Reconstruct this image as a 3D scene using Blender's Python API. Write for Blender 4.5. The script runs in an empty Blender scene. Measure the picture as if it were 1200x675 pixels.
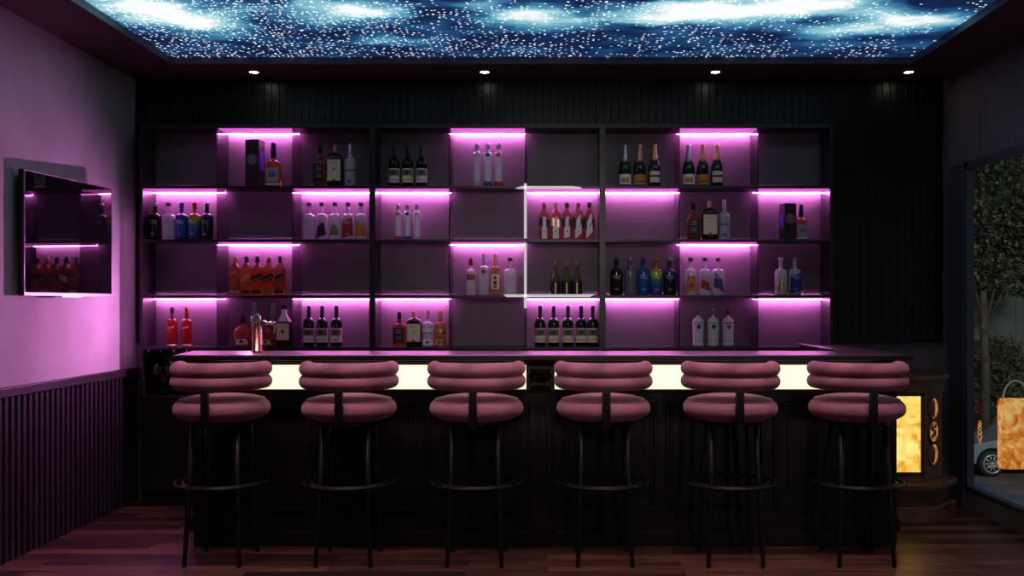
import bpy, bmesh, math, random
from math import sin, cos, pi, radians as R
from mathutils import Vector, Matrix

random.seed(7)
sc = bpy.context.scene
COL = sc.collection

# ------------------------------------------------------------------ camera, world, lights, exposure
F = 1150.0                       # focal length in pixels of the 1200x675 frame
VX, VY = 640.0, 356.0            # vanishing point
CH = 1.35                        # camera height
cam_d = bpy.data.cameras.new('camera')
cam_d.sensor_width = 36.0
cam_d.lens = 36.0 * F / 1200.0
cam_d.shift_x = -(VX - 600.0) / 1200.0
cam_d.shift_y = (VY - 337.5) / 1200.0
cam_d.clip_start = 0.05
cam_d.clip_end = 200
cam = bpy.data.objects.new('camera', cam_d)
cam.location = (0, 0, CH)
cam.rotation_euler = (pi / 2, 0, 0)
COL.objects.link(cam)
sc.camera = cam

sc.view_settings.view_transform = 'Standard'
sc.view_settings.look = 'None'
sc.view_settings.exposure = 0.0
sc.view_settings.gamma = 1.0
sc.view_settings.use_curve_mapping = False

world = bpy.data.worlds.new('world')
sc.world = world
world.use_nodes = True
bg = world.node_tree.nodes['Background']
bg.inputs[0].default_value = (0.62, 0.75, 1.0, 1)
bg.inputs[1].default_value = 0.15


def light(name, kind, loc, target, energy, color, size=None, size_y=None, spot=None, blend=1.0, radius=0.2):
    d = bpy.data.lights.new(name, kind)
    d.energy = energy
    d.color = color
    if kind == 'AREA':
        d.shape = 'RECTANGLE'
        d.size = size
        d.size_y = size_y or size
    if kind == 'SPOT':
        d.spot_size = R(spot)
        d.spot_blend = blend
        d.shadow_soft_size = radius
    o = bpy.data.objects.new(name, d)
    o.location = loc
    v = Vector(target) - Vector(loc)
    o.rotation_euler = v.to_track_quat('-Z', 'Y').to_euler()
    COL.objects.link(o)
    return o


# soft room spot from behind the camera on the middle of the bar
light('front_spot', 'SPOT', (0.15, -0.6, 2.55), (0.0, 6.2, 1.5), 185, (1.0, 0.88, 0.84), spot=25, blend=1.0, radius=0.35)
# unseen magenta spot added in mid-air to wash the left wall
light('wall_wash_fill', 'SPOT', (-1.95, 6.48, 1.385), (-2.84, 5.70, 1.20), 76, (1.0, 0.32, 0.86), spot=140, blend=1.0, radius=0.012)
# unseen overhead strip added to brighten the stools
o = light('stool_fill', 'AREA', (-0.1, 4.1, 2.88), (-0.1, 5.02, 0.85), 14, (1.0, 0.74, 0.80), 4.4, 0.10)
o.data.spread = R(62)
# strip light added behind the camera for vertical highlights on the bottles
light('bottle_strip_fill', 'AREA', (2.3, -1.2, 1.5), (0.0, 6.5, 1.4), 9, (1.0, 0.95, 0.92), 0.07, 2.0)
# area light added outside, out of frame, to brighten the trees
light('outdoor_fill', 'AREA', (12.0, 12.0, 5.0), (11.5, 26.0, 0.0), 1500, (1.0, 0.95, 0.80), 1.5, 1.5)


# ------------------------------------------------------------------ materials
def nodes(name):
    m = bpy.data.materials.new(name)
    m.use_nodes = True
    nt = m.node_tree
    b = nt.nodes['Principled BSDF']
    return m, nt, b


def mat(name, col, rough=0.5, metal=0.0, emit=None, es=1.0, trans=0.0, ior=1.45, sheen=0.0, coat=0.0, noise=None, spec=0.5):
    m, nt, b = nodes(name)
    b.inputs['Base Color'].default_value = (*col, 1)
    b.inputs['Roughness'].default_value = rough
    b.inputs['Metallic'].default_value = metal
    b.inputs['Transmission Weight'].default_value = trans
    b.inputs['IOR'].default_value = ior
    b.inputs['Specular IOR Level'].default_value = spec
    if sheen:
        b.inputs['Sheen Weight'].default_value = sheen
        b.inputs['Sheen Roughness'].default_value = 0.4
        b.inputs['Sheen Tint'].default_value = (*[min(1, c * 1.6 + .1) for c in col], 1)
    if coat:
        b.inputs['Coat Weight'].default_value = coat
        b.inputs['Coat Roughness'].default_value = 0.08
    if emit:
        b.inputs['Emission Color'].default_value = (*emit, 1)
        b.inputs['Emission Strength'].default_value = es
    if noise:
        scale, amt = noise
        tc = nt.nodes.new('ShaderNodeTexCoord')
        nz = nt.nodes.new('ShaderNodeTexNoise')
        nz.inputs['Scale'].default_value = scale
        nz.inputs['Detail'].default_value = 5
        nt.links.new(tc.outputs['Object'], nz.inputs['Vector'])
        rp = nt.nodes.new('ShaderNodeValToRGB')
        rp.color_ramp.elements[0].position = 0.35
        rp.color_ramp.elements[1].position = 0.65
        rp.color_ramp.elements[0].color = (*[c * (1 - amt) for c in col], 1)
        rp.color_ramp.elements[1].color = (*[min(1, c * (1 + amt)) for c in col], 1)
        nt.links.new(nz.outputs['Fac'], rp.inputs['Fac'])
        nt.links.new(rp.outputs['Color'], b.inputs['Base Color'])
    return m


def pane_mat(name, tint, gloss=0.10, rough=0.02):
    m = bpy.data.materials.new(name)
    m.use_nodes = True
    nt = m.node_tree
    nt.nodes.clear()
    out = nt.nodes.new('ShaderNodeOutputMaterial')
    tr = nt.nodes.new('ShaderNodeBsdfTransparent')
    tr.inputs[0].default_value = (*tint, 1)
    gl = nt.nodes.new('ShaderNodeBsdfGlossy')
    gl.inputs['Roughness'].default_value = rough
    lw = nt.nodes.new('ShaderNodeLayerWeight')
    lw.inputs['Blend'].default_value = 0.5
    pw = nt.nodes.new('ShaderNodeMath')
    pw.operation = 'POWER'
    nt.links.new(lw.outputs['Facing'], pw.inputs[0])
    pw.inputs[1].default_value = 3.5
    fr = nt.nodes.new('ShaderNodeMath')
    fr.operation = 'MULTIPLY_ADD'
    nt.links.new(pw.outputs[0], fr.inputs[0])
    fr.inputs[1].default_value = 0.7
    fr.inputs[2].default_value = 0.03
    mx = nt.nodes.new('ShaderNodeMixShader')
    nt.links.new(fr.outputs[0], mx.inputs[0])
    nt.links.new(tr.outputs[0], mx.inputs[1])
    nt.links.new(gl.outputs[0], mx.inputs[2])
    nt.links.new(mx.outputs[0], out.inputs[0])
    return m


def floor_mat():
    m, nt, b = nodes('dark_plank_floor')
    g = nt.nodes.new('ShaderNodeNewGeometry')
    br = nt.nodes.new('ShaderNodeTexBrick')
    br.inputs['Color1'].default_value = (0.038, 0.016, 0.012, 1)
    br.inputs['Color2'].default_value = (0.185, 0.078, 0.052, 1)
    br.inputs['Mortar'].default_value = (0.012, 0.006, 0.005, 1)
    br.inputs['Scale'].default_value = 1.0
    br.inputs['Mortar Size'].default_value = 0.0035
    br.inputs['Bias'].default_value = -0.1
    br.inputs['Brick Width'].default_value = 1.1
    br.inputs['Row Height'].default_value = 0.115
    br.offset = 0.37
    nt.links.new(g.outputs['Position'], br.inputs['Vector'])
    mp = nt.nodes.new('ShaderNodeMapping')
    mp.inputs['Scale'].default_value = (1.6, 22, 1)
    nt.links.new(g.outputs['Position'], mp.inputs['Vector'])
    nz = nt.nodes.new('ShaderNodeTexNoise')
    nz.inputs['Scale'].default_value = 1.6
    nz.inputs['Detail'].default_value = 7
    nt.links.new(mp.outputs[0], nz.inputs['Vector'])
    mix = nt.nodes.new('ShaderNodeMixRGB')
    mix.blend_type = 'MULTIPLY'
    mix.inputs[0].default_value = 0.9
    rp = nt.nodes.new('ShaderNodeValToRGB')
    rp.color_ramp.elements[0].position = 0.3
    rp.color_ramp.elements[0].color = (0.22, 0.22, 0.22, 1)
    rp.color_ramp.elements[1].position = 0.7
    rp.color_ramp.elements[1].color = (1.4, 1.3, 1.25, 1)
    nt.links.new(nz.outputs['Fac'], rp.inputs[0])
    nt.links.new(br.outputs['Color'], mix.inputs[1])
    nt.links.new(rp.outputs['Color'], mix.inputs[2])
    nt.links.new(mix.outputs[0], b.inputs['Base Color'])
    b.inputs['Roughness'].default_value = 0.38
    bp = nt.nodes.new('ShaderNodeBump')
    bp.inputs['Strength'].default_value = 0.25
    bp.inputs['Distance'].default_value = 0.004
    nt.links.new(br.outputs['Fac'], bp.inputs['Height'])
    bp.invert = True
    nt.links.new(bp.outputs[0], b.inputs['Normal'])
    return m


def star_mat():
    m = bpy.data.materials.new('starry_backlit_film')
    m.use_nodes = True
    nt = m.node_tree
    nt.nodes.clear()
    N = nt.nodes.new
    L = nt.links.new
    out = N('ShaderNodeOutputMaterial')
    em = N('ShaderNodeEmission')
    L(em.outputs[0], out.inputs[0])
    g = N('ShaderNodeNewGeometry')

    def math_(op, a, b=None, clamp=False):
        n = N('ShaderNodeMath')
        n.operation = op
        n.use_clamp = clamp
        for i, v in enumerate((a, b)):
            if v is None:
                continue
            if isinstance(v, (int, float)):
                n.inputs[i].default_value = v
            else:
                L(v, n.inputs[i])
        return n.outputs[0]
    # clouds: soft blobs broken up by noise
    dn = N('ShaderNodeTexNoise')
    dn.inputs['Scale'].default_value = 2.2
    dn.inputs['Detail'].default_value = 6
    L(g.outputs['Position'], dn.inputs['Vector'])
    wv = N('ShaderNodeMixRGB')
    wv.blend_type = 'ADD'
    wv.inputs[0].default_value = 0.42
    L(g.outputs['Position'], wv.inputs[1])
    sub = N('ShaderNodeVectorMath')
    sub.operation = 'SUBTRACT'
    L(dn.outputs['Color'], sub.inputs[0])
    sub.inputs[1].default_value = (0.5, 0.5, 0.5)
    L(sub.outputs[0], wv.inputs[2])
    acc = None
    # pixel x, pixel y, half-width px, half-height px, strength in the photo -> place on the film
    for px, py, hw, hh, st in STAR_BLOBS:
        s = (VY - py) / (STAR_Z - CH)
        X, Y = (px - VX) / s, F / s
        s2 = (VY - (py - hh)) / (STAR_Z - CH)
        dy = max(0.10, (Y - F / s2))
        mp = N('ShaderNodeMapping')
        mp.vector_type = 'POINT'
        mp.inputs['Location'].default_value = (-X * s / hw, -Y / dy, 0)
        mp.inputs['Scale'].default_value = (s / hw, 1 / dy, 0)
        L(wv.outputs[0], mp.inputs['Vector'])
        gr = N('ShaderNodeTexGradient')
        gr.gradient_type = 'SPHERICAL'
        L(mp.outputs[0], gr.inputs[0])
        v = math_('MULTIPLY', gr.outputs['Fac'], st * 0.80)
        acc = v if acc is None else math_('ADD', acc, v)
    nz = N('ShaderNodeTexNoise')
    nz.inputs['Scale'].default_value = 1.0
    nz.inputs['Detail'].default_value = 8
    nz.inputs['Roughness'].default_value = 0.62
    mp2 = N('ShaderNodeMapping')
    mp2.inputs['Scale'].default_value = (2.0, 3.6, 1)
    L(wv.outputs[0], mp2.inputs['Vector'])
    L(mp2.outputs[0], nz.inputs['Vector'])
    tot = math_('ADD', math_('MULTIPLY', math_('SUBTRACT', nz.outputs['Fac'], 0.5), 1.25), math_('ADD', acc, 0.29))
    rp = N('ShaderNodeValToRGB')
    cr = rp.color_ramp
    cr.elements[0].position = 0.05
    cr.elements[0].color = (0.006, 0.010, 0.032, 1)
    cr.elements[1].position = 1.0
    cr.elements[1].color = (0.95, 1.0, 1.0, 1)
    for p, c in ((0.26, (0.007, 0.022, 0.085)), (0.42, (0.016, 0.075, 0.20)), (0.58, (0.055, 0.24, 0.40)), (0.78, (0.30, 0.60, 0.70))):
        e = cr.elements.new(p)
        e.color = (*c, 1)
    L(tot, rp.inputs[0])
    # stars
    st = None
    cl = N('ShaderNodeTexNoise')
    cl.inputs['Scale'].default_value = 3.0
    cl.inputs['Detail'].default_value = 3
    L(g.outputs['Position'], cl.inputs['Vector'])
    for scale, rad, keep in ((17.0, 0.13, 0.40), (31.0, 0.20, 0.72)):
        vo = N('ShaderNodeTexVoronoi')
        vo.voronoi_dimensions = '2D'
        vo.inputs['Scale'].default_value = scale
        L(g.outputs['Position'], vo.inputs['Vector'])
        near = math_('LESS_THAN', vo.outputs['Distance'], rad)
        sp = N('ShaderNodeSeparateColor')
        L(vo.outputs['Color'], sp.inputs[0])
        # more stars in the left half, as in the photo
        sx = N('ShaderNodeSeparateXYZ')
        L(g.outputs['Position'], sx.inputs[0])
        thr = math_('ADD', math_('ADD', math_('MULTIPLY', sx.outputs[0], 0.085), keep), math_('MULTIPLY', math_('SUBTRACT', cl.outputs['Fac'], 0.5), 1.5))
        pick = math_('GREATER_THAN', sp.outputs[0], thr)
        v = math_('MULTIPLY', math_('MULTIPLY', near, pick), math_('ADD', math_('MULTIPLY', sp.outputs[1], 1.0), 0.35))
        st = v if st is None else math_('MAXIMUM', st, v)
    mix = N('ShaderNodeMixRGB')
    mix.blend_type = 'ADD'
    mix.inputs[0].default_value = 1.0
    L(rp.outputs[0], mix.inputs[1])
    cmb = N('ShaderNodeCombineColor')
    for i in range(3):
        L(st, cmb.inputs[i])
    L(cmb.outputs[0], mix.inputs[2])
    L(mix.outputs[0], em.inputs['Color'])
    em.inputs['Strength'].default_value = 1.0
    return m


STAR_Z = 2.94
STAR_BLOBS = [(175, 8, 130, 34, 1.0), (235, 30, 90, 22, 0.9), (320, 12, 70, 14, 0.35), (415, 12, 80, 24, 1.0), (470, 48, 80, 14, 0.35),
              (612, 20, 85, 22, 1.0), (770, 18, 120, 18, 0.85), (690, 30, 60, 12, 0.4), (925, 4, 170, 26, 1.25), (860, 24, 90, 20, 0.6),
              (1050, 24, 110, 22, 0.9), (985, 36, 90, 14, 0.6), (560, 2, 60, 10, 0.5)]


def onyx_mat(name, c1, c2, c3, strength, scale):
    m, nt, b = nodes(name)
    tc = nt.nodes.new('ShaderNodeTexCoord')
    nz = nt.nodes.new('ShaderNodeTexNoise')
    nz.inputs['Scale'].default_value = scale
    nz.inputs['Detail'].default_value = 7
    nz.inputs['Distortion'].default_value = 1.4
    nt.links.new(tc.outputs['Object'], nz.inputs['Vector'])
    rp = nt.nodes.new('ShaderNodeValToRGB')
    cr = rp.color_ramp
    cr.elements[0].position = 0.30
    cr.elements[0].color = (*c1, 1)
    cr.elements[1].position = 0.62
    cr.elements[1].color = (*c3, 1)
    e = cr.elements.new(0.46)
    e.color = (*c2, 1)
    nt.links.new(nz.outputs['Fac'], rp.inputs[0])
    nt.links.new(rp.outputs[0], b.inputs['Emission Color'])
    nt.links.new(rp.outputs[0], b.inputs['Base Color'])
    b.inputs['Emission Strength'].default_value = strength
    b.inputs['Roughness'].default_value = 0.25
    return m


def ramp_z_mat(name, stops, z0, z1, rough=0.15):
    m, nt, b = nodes(name)
    tc = nt.nodes.new('ShaderNodeTexCoord')
    sp = nt.nodes.new('ShaderNodeSeparateXYZ')
    nt.links.new(tc.outputs['Object'], sp.inputs[0])
    mr = nt.nodes.new('ShaderNodeMapRange')
    mr.inputs['From Min'].default_value = z0
    mr.inputs['From Max'].default_value = z1
    nt.links.new(sp.outputs[2], mr.inputs['Value'])
    rp = nt.nodes.new('ShaderNodeValToRGB')
    cr = rp.color_ramp
    cr.elements[0].position, cr.elements[0].color = stops[0][0], (*stops[0][1], 1)
    cr.elements[1].position, cr.elements[1].color = stops[-1][0], (*stops[-1][1], 1)
    for p, c in stops[1:-1]:
        e = cr.elements.new(p)
        e.color = (*c, 1)
    nt.links.new(mr.outputs[0], rp.inputs[0])
    nt.links.new(rp.outputs[0], b.inputs['Base Color'])
    b.inputs['Roughness'].default_value = rough
    return m


MT = {
    'floor': floor_mat(),
    'plaster': mat('mauve_plaster', (0.42, 0.38, 0.42), 0.85, noise=(3.0, 0.08)),
    'plaster_dark': mat('grey_plaster', (0.16, 0.14, 0.16), 0.85, noise=(3.0, 0.08)),
    'ceiling': mat('dark_ceiling_paint', (0.120, 0.060, 0.078), 0.7),
    'flute': mat('black_fluted_panel', (0.0022, 0.0022, 0.0026), 0.32, spec=0.36),
    'slat': mat('dark_plum_slats', (0.018, 0.012, 0.019), 0.5, noise=(6, 0.2)),
    'slat_gap': mat('black_slat_backing', (0.008, 0.006, 0.009), 0.8),
    'star': star_mat(),
    'black': mat('black_lacquer', (0.012, 0.010, 0.012), 0.3),
    'shelf': mat('dark_shelf_board', (0.012, 0.009, 0.012), 0.35),
    'shelf_back': mat('charcoal_back_panel', (0.135, 0.115, 0.135), 0.55, noise=(4, 0.10)),
    'divider': pane_mat('smoked_glass_divider', (0.62, 0.55, 0.62)),
    'led': mat('magenta_led', (0.8, 0.5, 0.8), 0.5, emit=(1.0, 0.24, 0.84), es=100),
    'led_diffuser': mat('purple_led_diffuser', (0.30, 0.20, 0.30), 0.5, emit=(1.0, 0.15, 0.86), es=0.62),
    'side_wash_glow': mat('soft_magenta_glow', (0.6, 0.4, 0.6), 0.5, emit=(1.0, 0.30, 0.86), es=5.0),  # glow for the added strip that lights the wall beside the shelves
    'white_led': mat('white_edge_strip', (0.8, 0.78, 0.8), 0.4, emit=(1.0, 0.94, 0.97), es=0.42, noise=(9, 0.15)),
    'wood': mat('dark_counter_wood', (0.010, 0.005, 0.005), 0.36, noise=(9, 0.35), spec=0.35),
    'wood_top': mat('polished_counter_top', (0.035, 0.026, 0.034), 0.30, spec=1.0, ior=1.6),
    'cream': mat('lit_cream_panel', (0.9, 0.88, 0.7), 0.4, emit=(1.0, 0.93, 0.64), es=1.25),
    'velvet': mat('rose_velvet', (0.34, 0.120, 0.165), 0.8, sheen=0.5, noise=(5, 0.32)),
    'velvet_pipe': mat('rose_piping', (0.38, 0.15, 0.20), 0.7, sheen=0.5),
    'steel_black': mat('black_steel', (0.008, 0.007, 0.008), 0.40, metal=0.0, spec=0.35),
    'frame': mat('slate_window_frame', (0.085, 0.090, 0.115), 0.5),
    'glass_pane': pane_mat('window_glass', (0.93, 0.95, 0.96)),
    'stone': mat('pale_stone_ledge', (0.42, 0.47, 0.55), 0.7, noise=(5, 0.12)),
    'asphalt': mat('street_asphalt', (0.10, 0.075, 0.07), 0.85, noise=(1.5, 0.3)),
    'pave': mat('pavement', (0.25, 0.25, 0.26), 0.85, noise=(2, 0.2)),
    'lamp_white': mat('downlight_lens', (1, 1, 1), 0.4, emit=(1.0, 0.86, 0.70), es=22),
    'chrome': mat('chrome', (0.75, 0.72, 0.74), 0.15, metal=1.0),
    'copper': mat('polished_copper', (0.70, 0.27, 0.19), 0.2, metal=1.0),
    'rubber': mat('dark_grip', (0.07, 0.07, 0.075), 0.45),
    'screen': mat('glossy_black_screen', (0.004, 0.004, 0.005), 0.02, spec=1.0, ior=1.9),
    'tv_frame': mat('silver_screen_bezel', (0.22, 0.20, 0.23), 0.45, metal=1.0),
    'dark_plastic': mat('dark_plastic', (0.015, 0.015, 0.016), 0.5),
    'antique': mat('carved_brown_wood', (0.12, 0.060, 0.030), 0.4, noise=(12, 0.4)),
    'onyx': onyx_mat('lit_yellow_onyx', (0.62, 0.27, 0.02), (0.95, 0.60, 0.10), (1.0, 0.80, 0.25), 0.98, 9),
    'roundel': onyx_mat('lit_amber_roundel', (0.10, 0.025, 0.004), (0.55, 0.20, 0.03), (0.9, 0.45, 0.10), 0.55, 30),
    'bag': onyx_mat('amber_bag_reflection', (0.42, 0.06, 0.015), (0.80, 0.28, 0.03), (0.95, 0.62, 0.20), 0.52, 14),  # glowing colour stands for an amber reflection in the window
    'handle': mat('pale_handle', (0.75, 0.74, 0.72), 0.3),
    'bark': mat('tree_bark', (0.07, 0.055, 0.045), 0.9, noise=(5, 0.4)),
    'leaf_a': mat('green_leaves', (0.050, 0.072, 0.030), 0.6),
    'leaf_b': mat('olive_leaves', (0.12, 0.11, 0.045), 0.6),
    'leaf_c': mat('dark_leaves', (0.018, 0.032, 0.016), 0.6),
    'facade': mat('grey_green_facade', (0.12, 0.14, 0.14), 0.8, noise=(1, 0.2)),
    'facade_dark': mat('dark_shopfront', (0.02, 0.025, 0.03), 0.3),
    'car': mat('blue_grey_car_paint', (0.15, 0.20, 0.26), 0.25, coat=0.8),
    'tyre': mat('tyre', (0.012, 0.012, 0.012), 0.8),
    'rim': mat('alloy_rim', (0.45, 0.46, 0.48), 0.3, metal=0.6),
    'car_glass': mat('car_glass', (0.01, 0.012, 0.015), 0.05),
    'clear_stem': mat('stemware_glass', (0.95, 0.92, 0.95), 0.03, trans=1.0, ior=1.45),
    # bottles
    'g_clear': mat('clear_bottle_glass', (0.95, 0.93, 0.97), 0.06, trans=0.60),
    'g_frost': mat('frosted_bottle_glass', (0.90, 0.88, 0.92), 0.16, trans=0.48),
    'g_amber': mat('amber_whiskey_glass', (1.0, 0.26, 0.05), 0.04, trans=0.92),
    'g_honey': mat('honey_whiskey_glass', (0.80, 0.28, 0.07), 0.05, trans=0.88),
    'g_gold': mat('gold_tequila_glass', (1.0, 0.62, 0.12), 0.05, trans=0.9),
    'g_red': mat('red_spirit_glass', (0.9, 0.06, 0.03), 0.05, trans=0.9),
    'g_rose': mat('rose_spirit_glass', (0.95, 0.36, 0.27), 0.06, trans=0.85),
    'g_cognac': mat('cognac_glass', (0.85, 0.09, 0.08), 0.05, trans=0.5),
    'g_brown': mat('brown_bottle_glass', (0.030, 0.014, 0.010), 0.08, trans=0.1),
    'g_wine': mat('black_wine_glass', (0.008, 0.006, 0.008), 0.06),
    'g_green': mat('dark_green_glass', (0.010, 0.030, 0.014), 0.06),
    'g_olive': mat('olive_gold_glass', (0.16, 0.14, 0.06), 0.10, trans=0.4),
    'c_black': mat('black_bottle_coating', (0.010, 0.009, 0.011), 0.14),
    'c_grey': mat('grey_bottle_coating', (0.15, 0.15, 0.18), 0.18),
    'c_blue': mat('blue_bottle_coating', (0.015, 0.075, 0.30), 0.14),
    'c_white': mat('white_bottle_coating', (0.72, 0.68, 0.70), 0.2),
    'c_rainbow': ramp_z_mat('rainbow_bottle_coating', [(0.0, (0.14, 0.03, 0.22)), (0.22, (0.03, 0.07, 0.36)), (0.45, (0.03, 0.22, 0.08)), (0.60, (0.50, 0.42, 0.04)), (0.72, (0.55, 0.20, 0.03)), (1.0, (0.42, 0.02, 0.02))], 0, 0.24),
    'c_holo': ramp_z_mat('dark_iridescent_coating', [(0.0, (0.05, 0.008, 0.02)), (0.3, (0.012, 0.008, 0.012)), (0.55, (0.02, 0.03, 0.05)), (0.68, (0.03, 0.06, 0.20)), (0.8, (0.012, 0.012, 0.02)), (1.0, (0.05, 0.05, 0.06))], 0, 0.24),
    'p_white': mat('white_paper', (0.85, 0.83, 0.80), 0.6),
    'p_cream': mat('cream_paper', (0.82, 0.70, 0.50), 0.6),
    'p_black': mat('black_paper', (0.014, 0.013, 0.015), 0.5),
    'p_grey': mat('grey_paper', (0.33, 0.35, 0.42), 0.5),
    'p_red': mat('red_print', (0.42, 0.025, 0.03), 0.5),
    'p_blue': mat('blue_print', (0.03, 0.05, 0.26), 0.5),
    'p_green': mat('green_print', (0.16, 0.26, 0.03), 0.5),
    'p_orange': mat('orange_print', (0.62, 0.24, 0.04), 0.5),
    'p_gold': mat('gold_foil', (0.60, 0.38, 0.14), 0.3, metal=0.7),
    'p_rosegold': mat('rose_gold_foil', (0.62, 0.30, 0.16), 0.3, metal=0.6),
    'p_silver': mat('silver_foil', (0.50, 0.50, 0.54), 0.3, metal=0.7),
    'p_pink': mat('pink_print', (0.60, 0.28, 0.38), 0.5),
    'p_indigo': mat('indigo_cap', (0.025, 0.03, 0.16), 0.3),
    'p_violet': mat('violet_box_side', (0.09, 0.05, 0.42), 0.35),
    'p_taupe': mat('taupe_print', (0.20, 0.155, 0.115), 0.6),
    'p_dim': mat('dim_grey_print', (0.24, 0.20, 0.23), 0.5),
    'p_mark': mat('dark_print', (0.05, 0.04, 0.04), 0.6),
}


# ------------------------------------------------------------------ mesh helpers
class MB:
    def __init__(s):
        s.v, s.f, s.mi, s.sm = [], [], [], []

    def add(s, verts, faces, mi=0, smooth=False):
        o = len(s.v)
        s.v += [tuple(p) for p in verts]
        for f in faces:
            s.f.append(tuple(i + o for i in f))
            s.mi.append(mi)
            s.sm.append(smooth)

    def box(s, x0, x1, y0, y1, z0, z1, mi=0):
        v = [(x0, y0, z0), (x1, y0, z0), (x1, y1, z0), (x0, y1, z0), (x0, y0, z1), (x1, y0, z1), (x1, y1, z1), (x0, y1, z1)]
        s.add(v, [(0, 3, 2, 1), (4, 5, 6, 7), (0, 1, 5, 4), (1, 2, 6, 5), (2, 3, 7, 6), (3, 0, 4, 7)], mi)

    def prism(s, poly, z0, z1, mi=0, axis='z'):
        n = len(poly)

        def P(a, b, c):
            return {'z': (a, b, c), 'x': (c, a, b), 'y': (a, c, b)}[axis]
        v = [P(a, b, z0) for a, b in poly] + [P(a, b, z1) for a, b in poly]
        fs = [tuple(reversed(range(n))), tuple(range(n, 2 * n))] + [(i, (i + 1) % n, n + (i + 1) % n, n + i) for i in range(n)]
        s.add(v, fs, mi)

    def loft(s, rings, closed_ends=True, mi=0, smooth=True, loop=False):
        n = len(rings[0])
        v = [p for r in rings for p in r]
        fs = []
        m = len(rings)
        for i in range(m if loop else m - 1):
            j = (i + 1) % m
            for k in range(n):
                k2 = (k + 1) % n
                fs.append((i * n + k, i * n + k2, j * n + k2, j * n + k))
        if closed_ends and not loop:
            fs.append(tuple(reversed(range(n))))
            fs.append(tuple(range((m - 1) * n, m * n)))
        s.add(v, fs, mi, smooth)

    def lathe(s, prof, n=24, mi=0, smooth=True, cx=0, cy=0):
        s.loft([[(cx + r * cos(2 * pi * k / n), cy + r * sin(2 * pi * k / n), z) for k in range(n)] for r, z in prof], True, mi, smooth)

    def tube(s, pts, rad, n=10, mi=0, loop=False, smooth=True):
        pts = [Vector(p) for p in pts]
        rings = []
        m = len(pts)
        up = None
        for i, p in enumerate(pts):
            if loop:
                t = pts[(i + 1) % m] - pts[i - 1]
            else:
                t = pts[min(i + 1, m - 1)] - pts[max(i - 1, 0)]
            t.normalize()
            if up is None:
                up = Vector((0, 0, 1)) if abs(t.z) < 0.9 else Vector((0, 1, 0))
            a = t.cross(up)
            a.normalize()
            b = a.cross(t)
            b.normalize()
            up = b
            r = rad[i] if isinstance(rad, (list, tuple)) else rad
            rings.append([p + a * (r * cos(2 * pi * k / n)) + b * (r * sin(2 * pi * k / n)) for k in range(n)])
        s.loft(rings, True, mi, smooth, loop)

    def build(s, name, mats, parent=None, bevel=0.0, seg=2):
        me = bpy.data.meshes.new(name)
        me.from_pydata(s.v, [], s.f)
        if not isinstance(mats, (list, tuple)):
            mats = [mats]
        for m in mats:
            me.materials.append(m)
        me.polygons.foreach_set('material_index', s.mi)
        me.polygons.foreach_set('use_smooth', s.sm)
        bm = bmesh.new()
        bm.from_mesh(me)
        bmesh.ops.recalc_face_normals(bm, faces=bm.faces)
        bm.to_mesh(me)
        bm.free()
        me.update()
        return link(name, me, parent, bevel, seg)


def link(name, me, parent=None, bevel=0.0, seg=2):
    o = bpy.data.objects.new(name, me)
    COL.objects.link(o)
    if parent is not None:
        o.parent = parent
    if bevel:
        md = o.modifiers.new('bevel', 'BEVEL')
        md.width = bevel
        md.segments = seg
        md.limit_method = 'ANGLE'
        md.angle_limit = R(40)
    return o


def tag(o, label=None, cat=None, group=None, kind=None):
    if label:
        o['label'] = label
    if cat:
        o['category'] = cat
    if group:
        o['group'] = group
    if kind:
        o['kind'] = kind
    return o


def empty(name, loc, label, cat, group=None, rz=0.0):
    o = bpy.data.objects.new(name, None)
    o.empty_display_size = 0.1
    o.location = loc
    o.rotation_euler = (0, 0, rz)
    COL.objects.link(o)
    return tag(o, label, cat, group)


def copy_thing(root, loc, label, group=None):
    r = root.copy()
    COL.objects.link(r)
    r.location = loc
    r['label'] = label
    if group:
        r['group'] = group
    for ch in list(root.children):
        c = ch.copy()
        COL.objects.link(c)
        c.parent = r
        for g in list(ch.children):
            d = g.copy()
            COL.objects.link(d)
            d.parent = c
    return r


ORD = ['leftmost', 'second from left', 'third from left', 'fourth from left', 'fifth from left', 'rightmost']


def ordinal(i, n):
    if n == 1:
        return ''
    if n == 2:
        return ['left', 'right'][i]
    if n == 3:
        return ['left', 'middle', 'right'][i]
    if n == 5 and i == 2:
        return 'middle'
    if i == n - 1:
        return 'rightmost'
    if i == n - 2:
        return 'second from right'
    return ORD[i]


# ------------------------------------------------------------------ room shell
XL, XR, YB, YF, ZC = -2.84, 2.79, 6.80, -2.0, 2.90

m = MB(); m.box(XL - .15, XR + .15, YF - .15, YB + .15, -0.1, 0)
tag(m.build('floor', MT['floor']), kind='structure')

# left wall and slatted wainscot
m = MB(); m.box(XL - .15, XL, YF, YB, 0, 3.1)
tag(m.build('wall_left', MT['plaster']), kind='structure')
m = MB()
m.box(XL, XL + .008, 1.5, YB - .02, 0.0, 0.86, 1)
y = YB - .05
while y > 1.55:
    m.box(XL + .008, XL + .030, y - .034, y, 0.0, 0.862, 0)
    y -= 0.060
tag(m.build('trim_1', [MT['slat'], MT['slat_gap']], bevel=0.003), 'dark plum vertical slat wainscot along the left wall', kind='structure')
m = MB(); m.box(XL, XL + .040, 1.5, YB - .02, 0.862, 0.912)
tag(m.build('trim_2', MT['slat'], bevel=0.004), 'plum cap rail on top of the slat wainscot', kind='structure')

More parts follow.
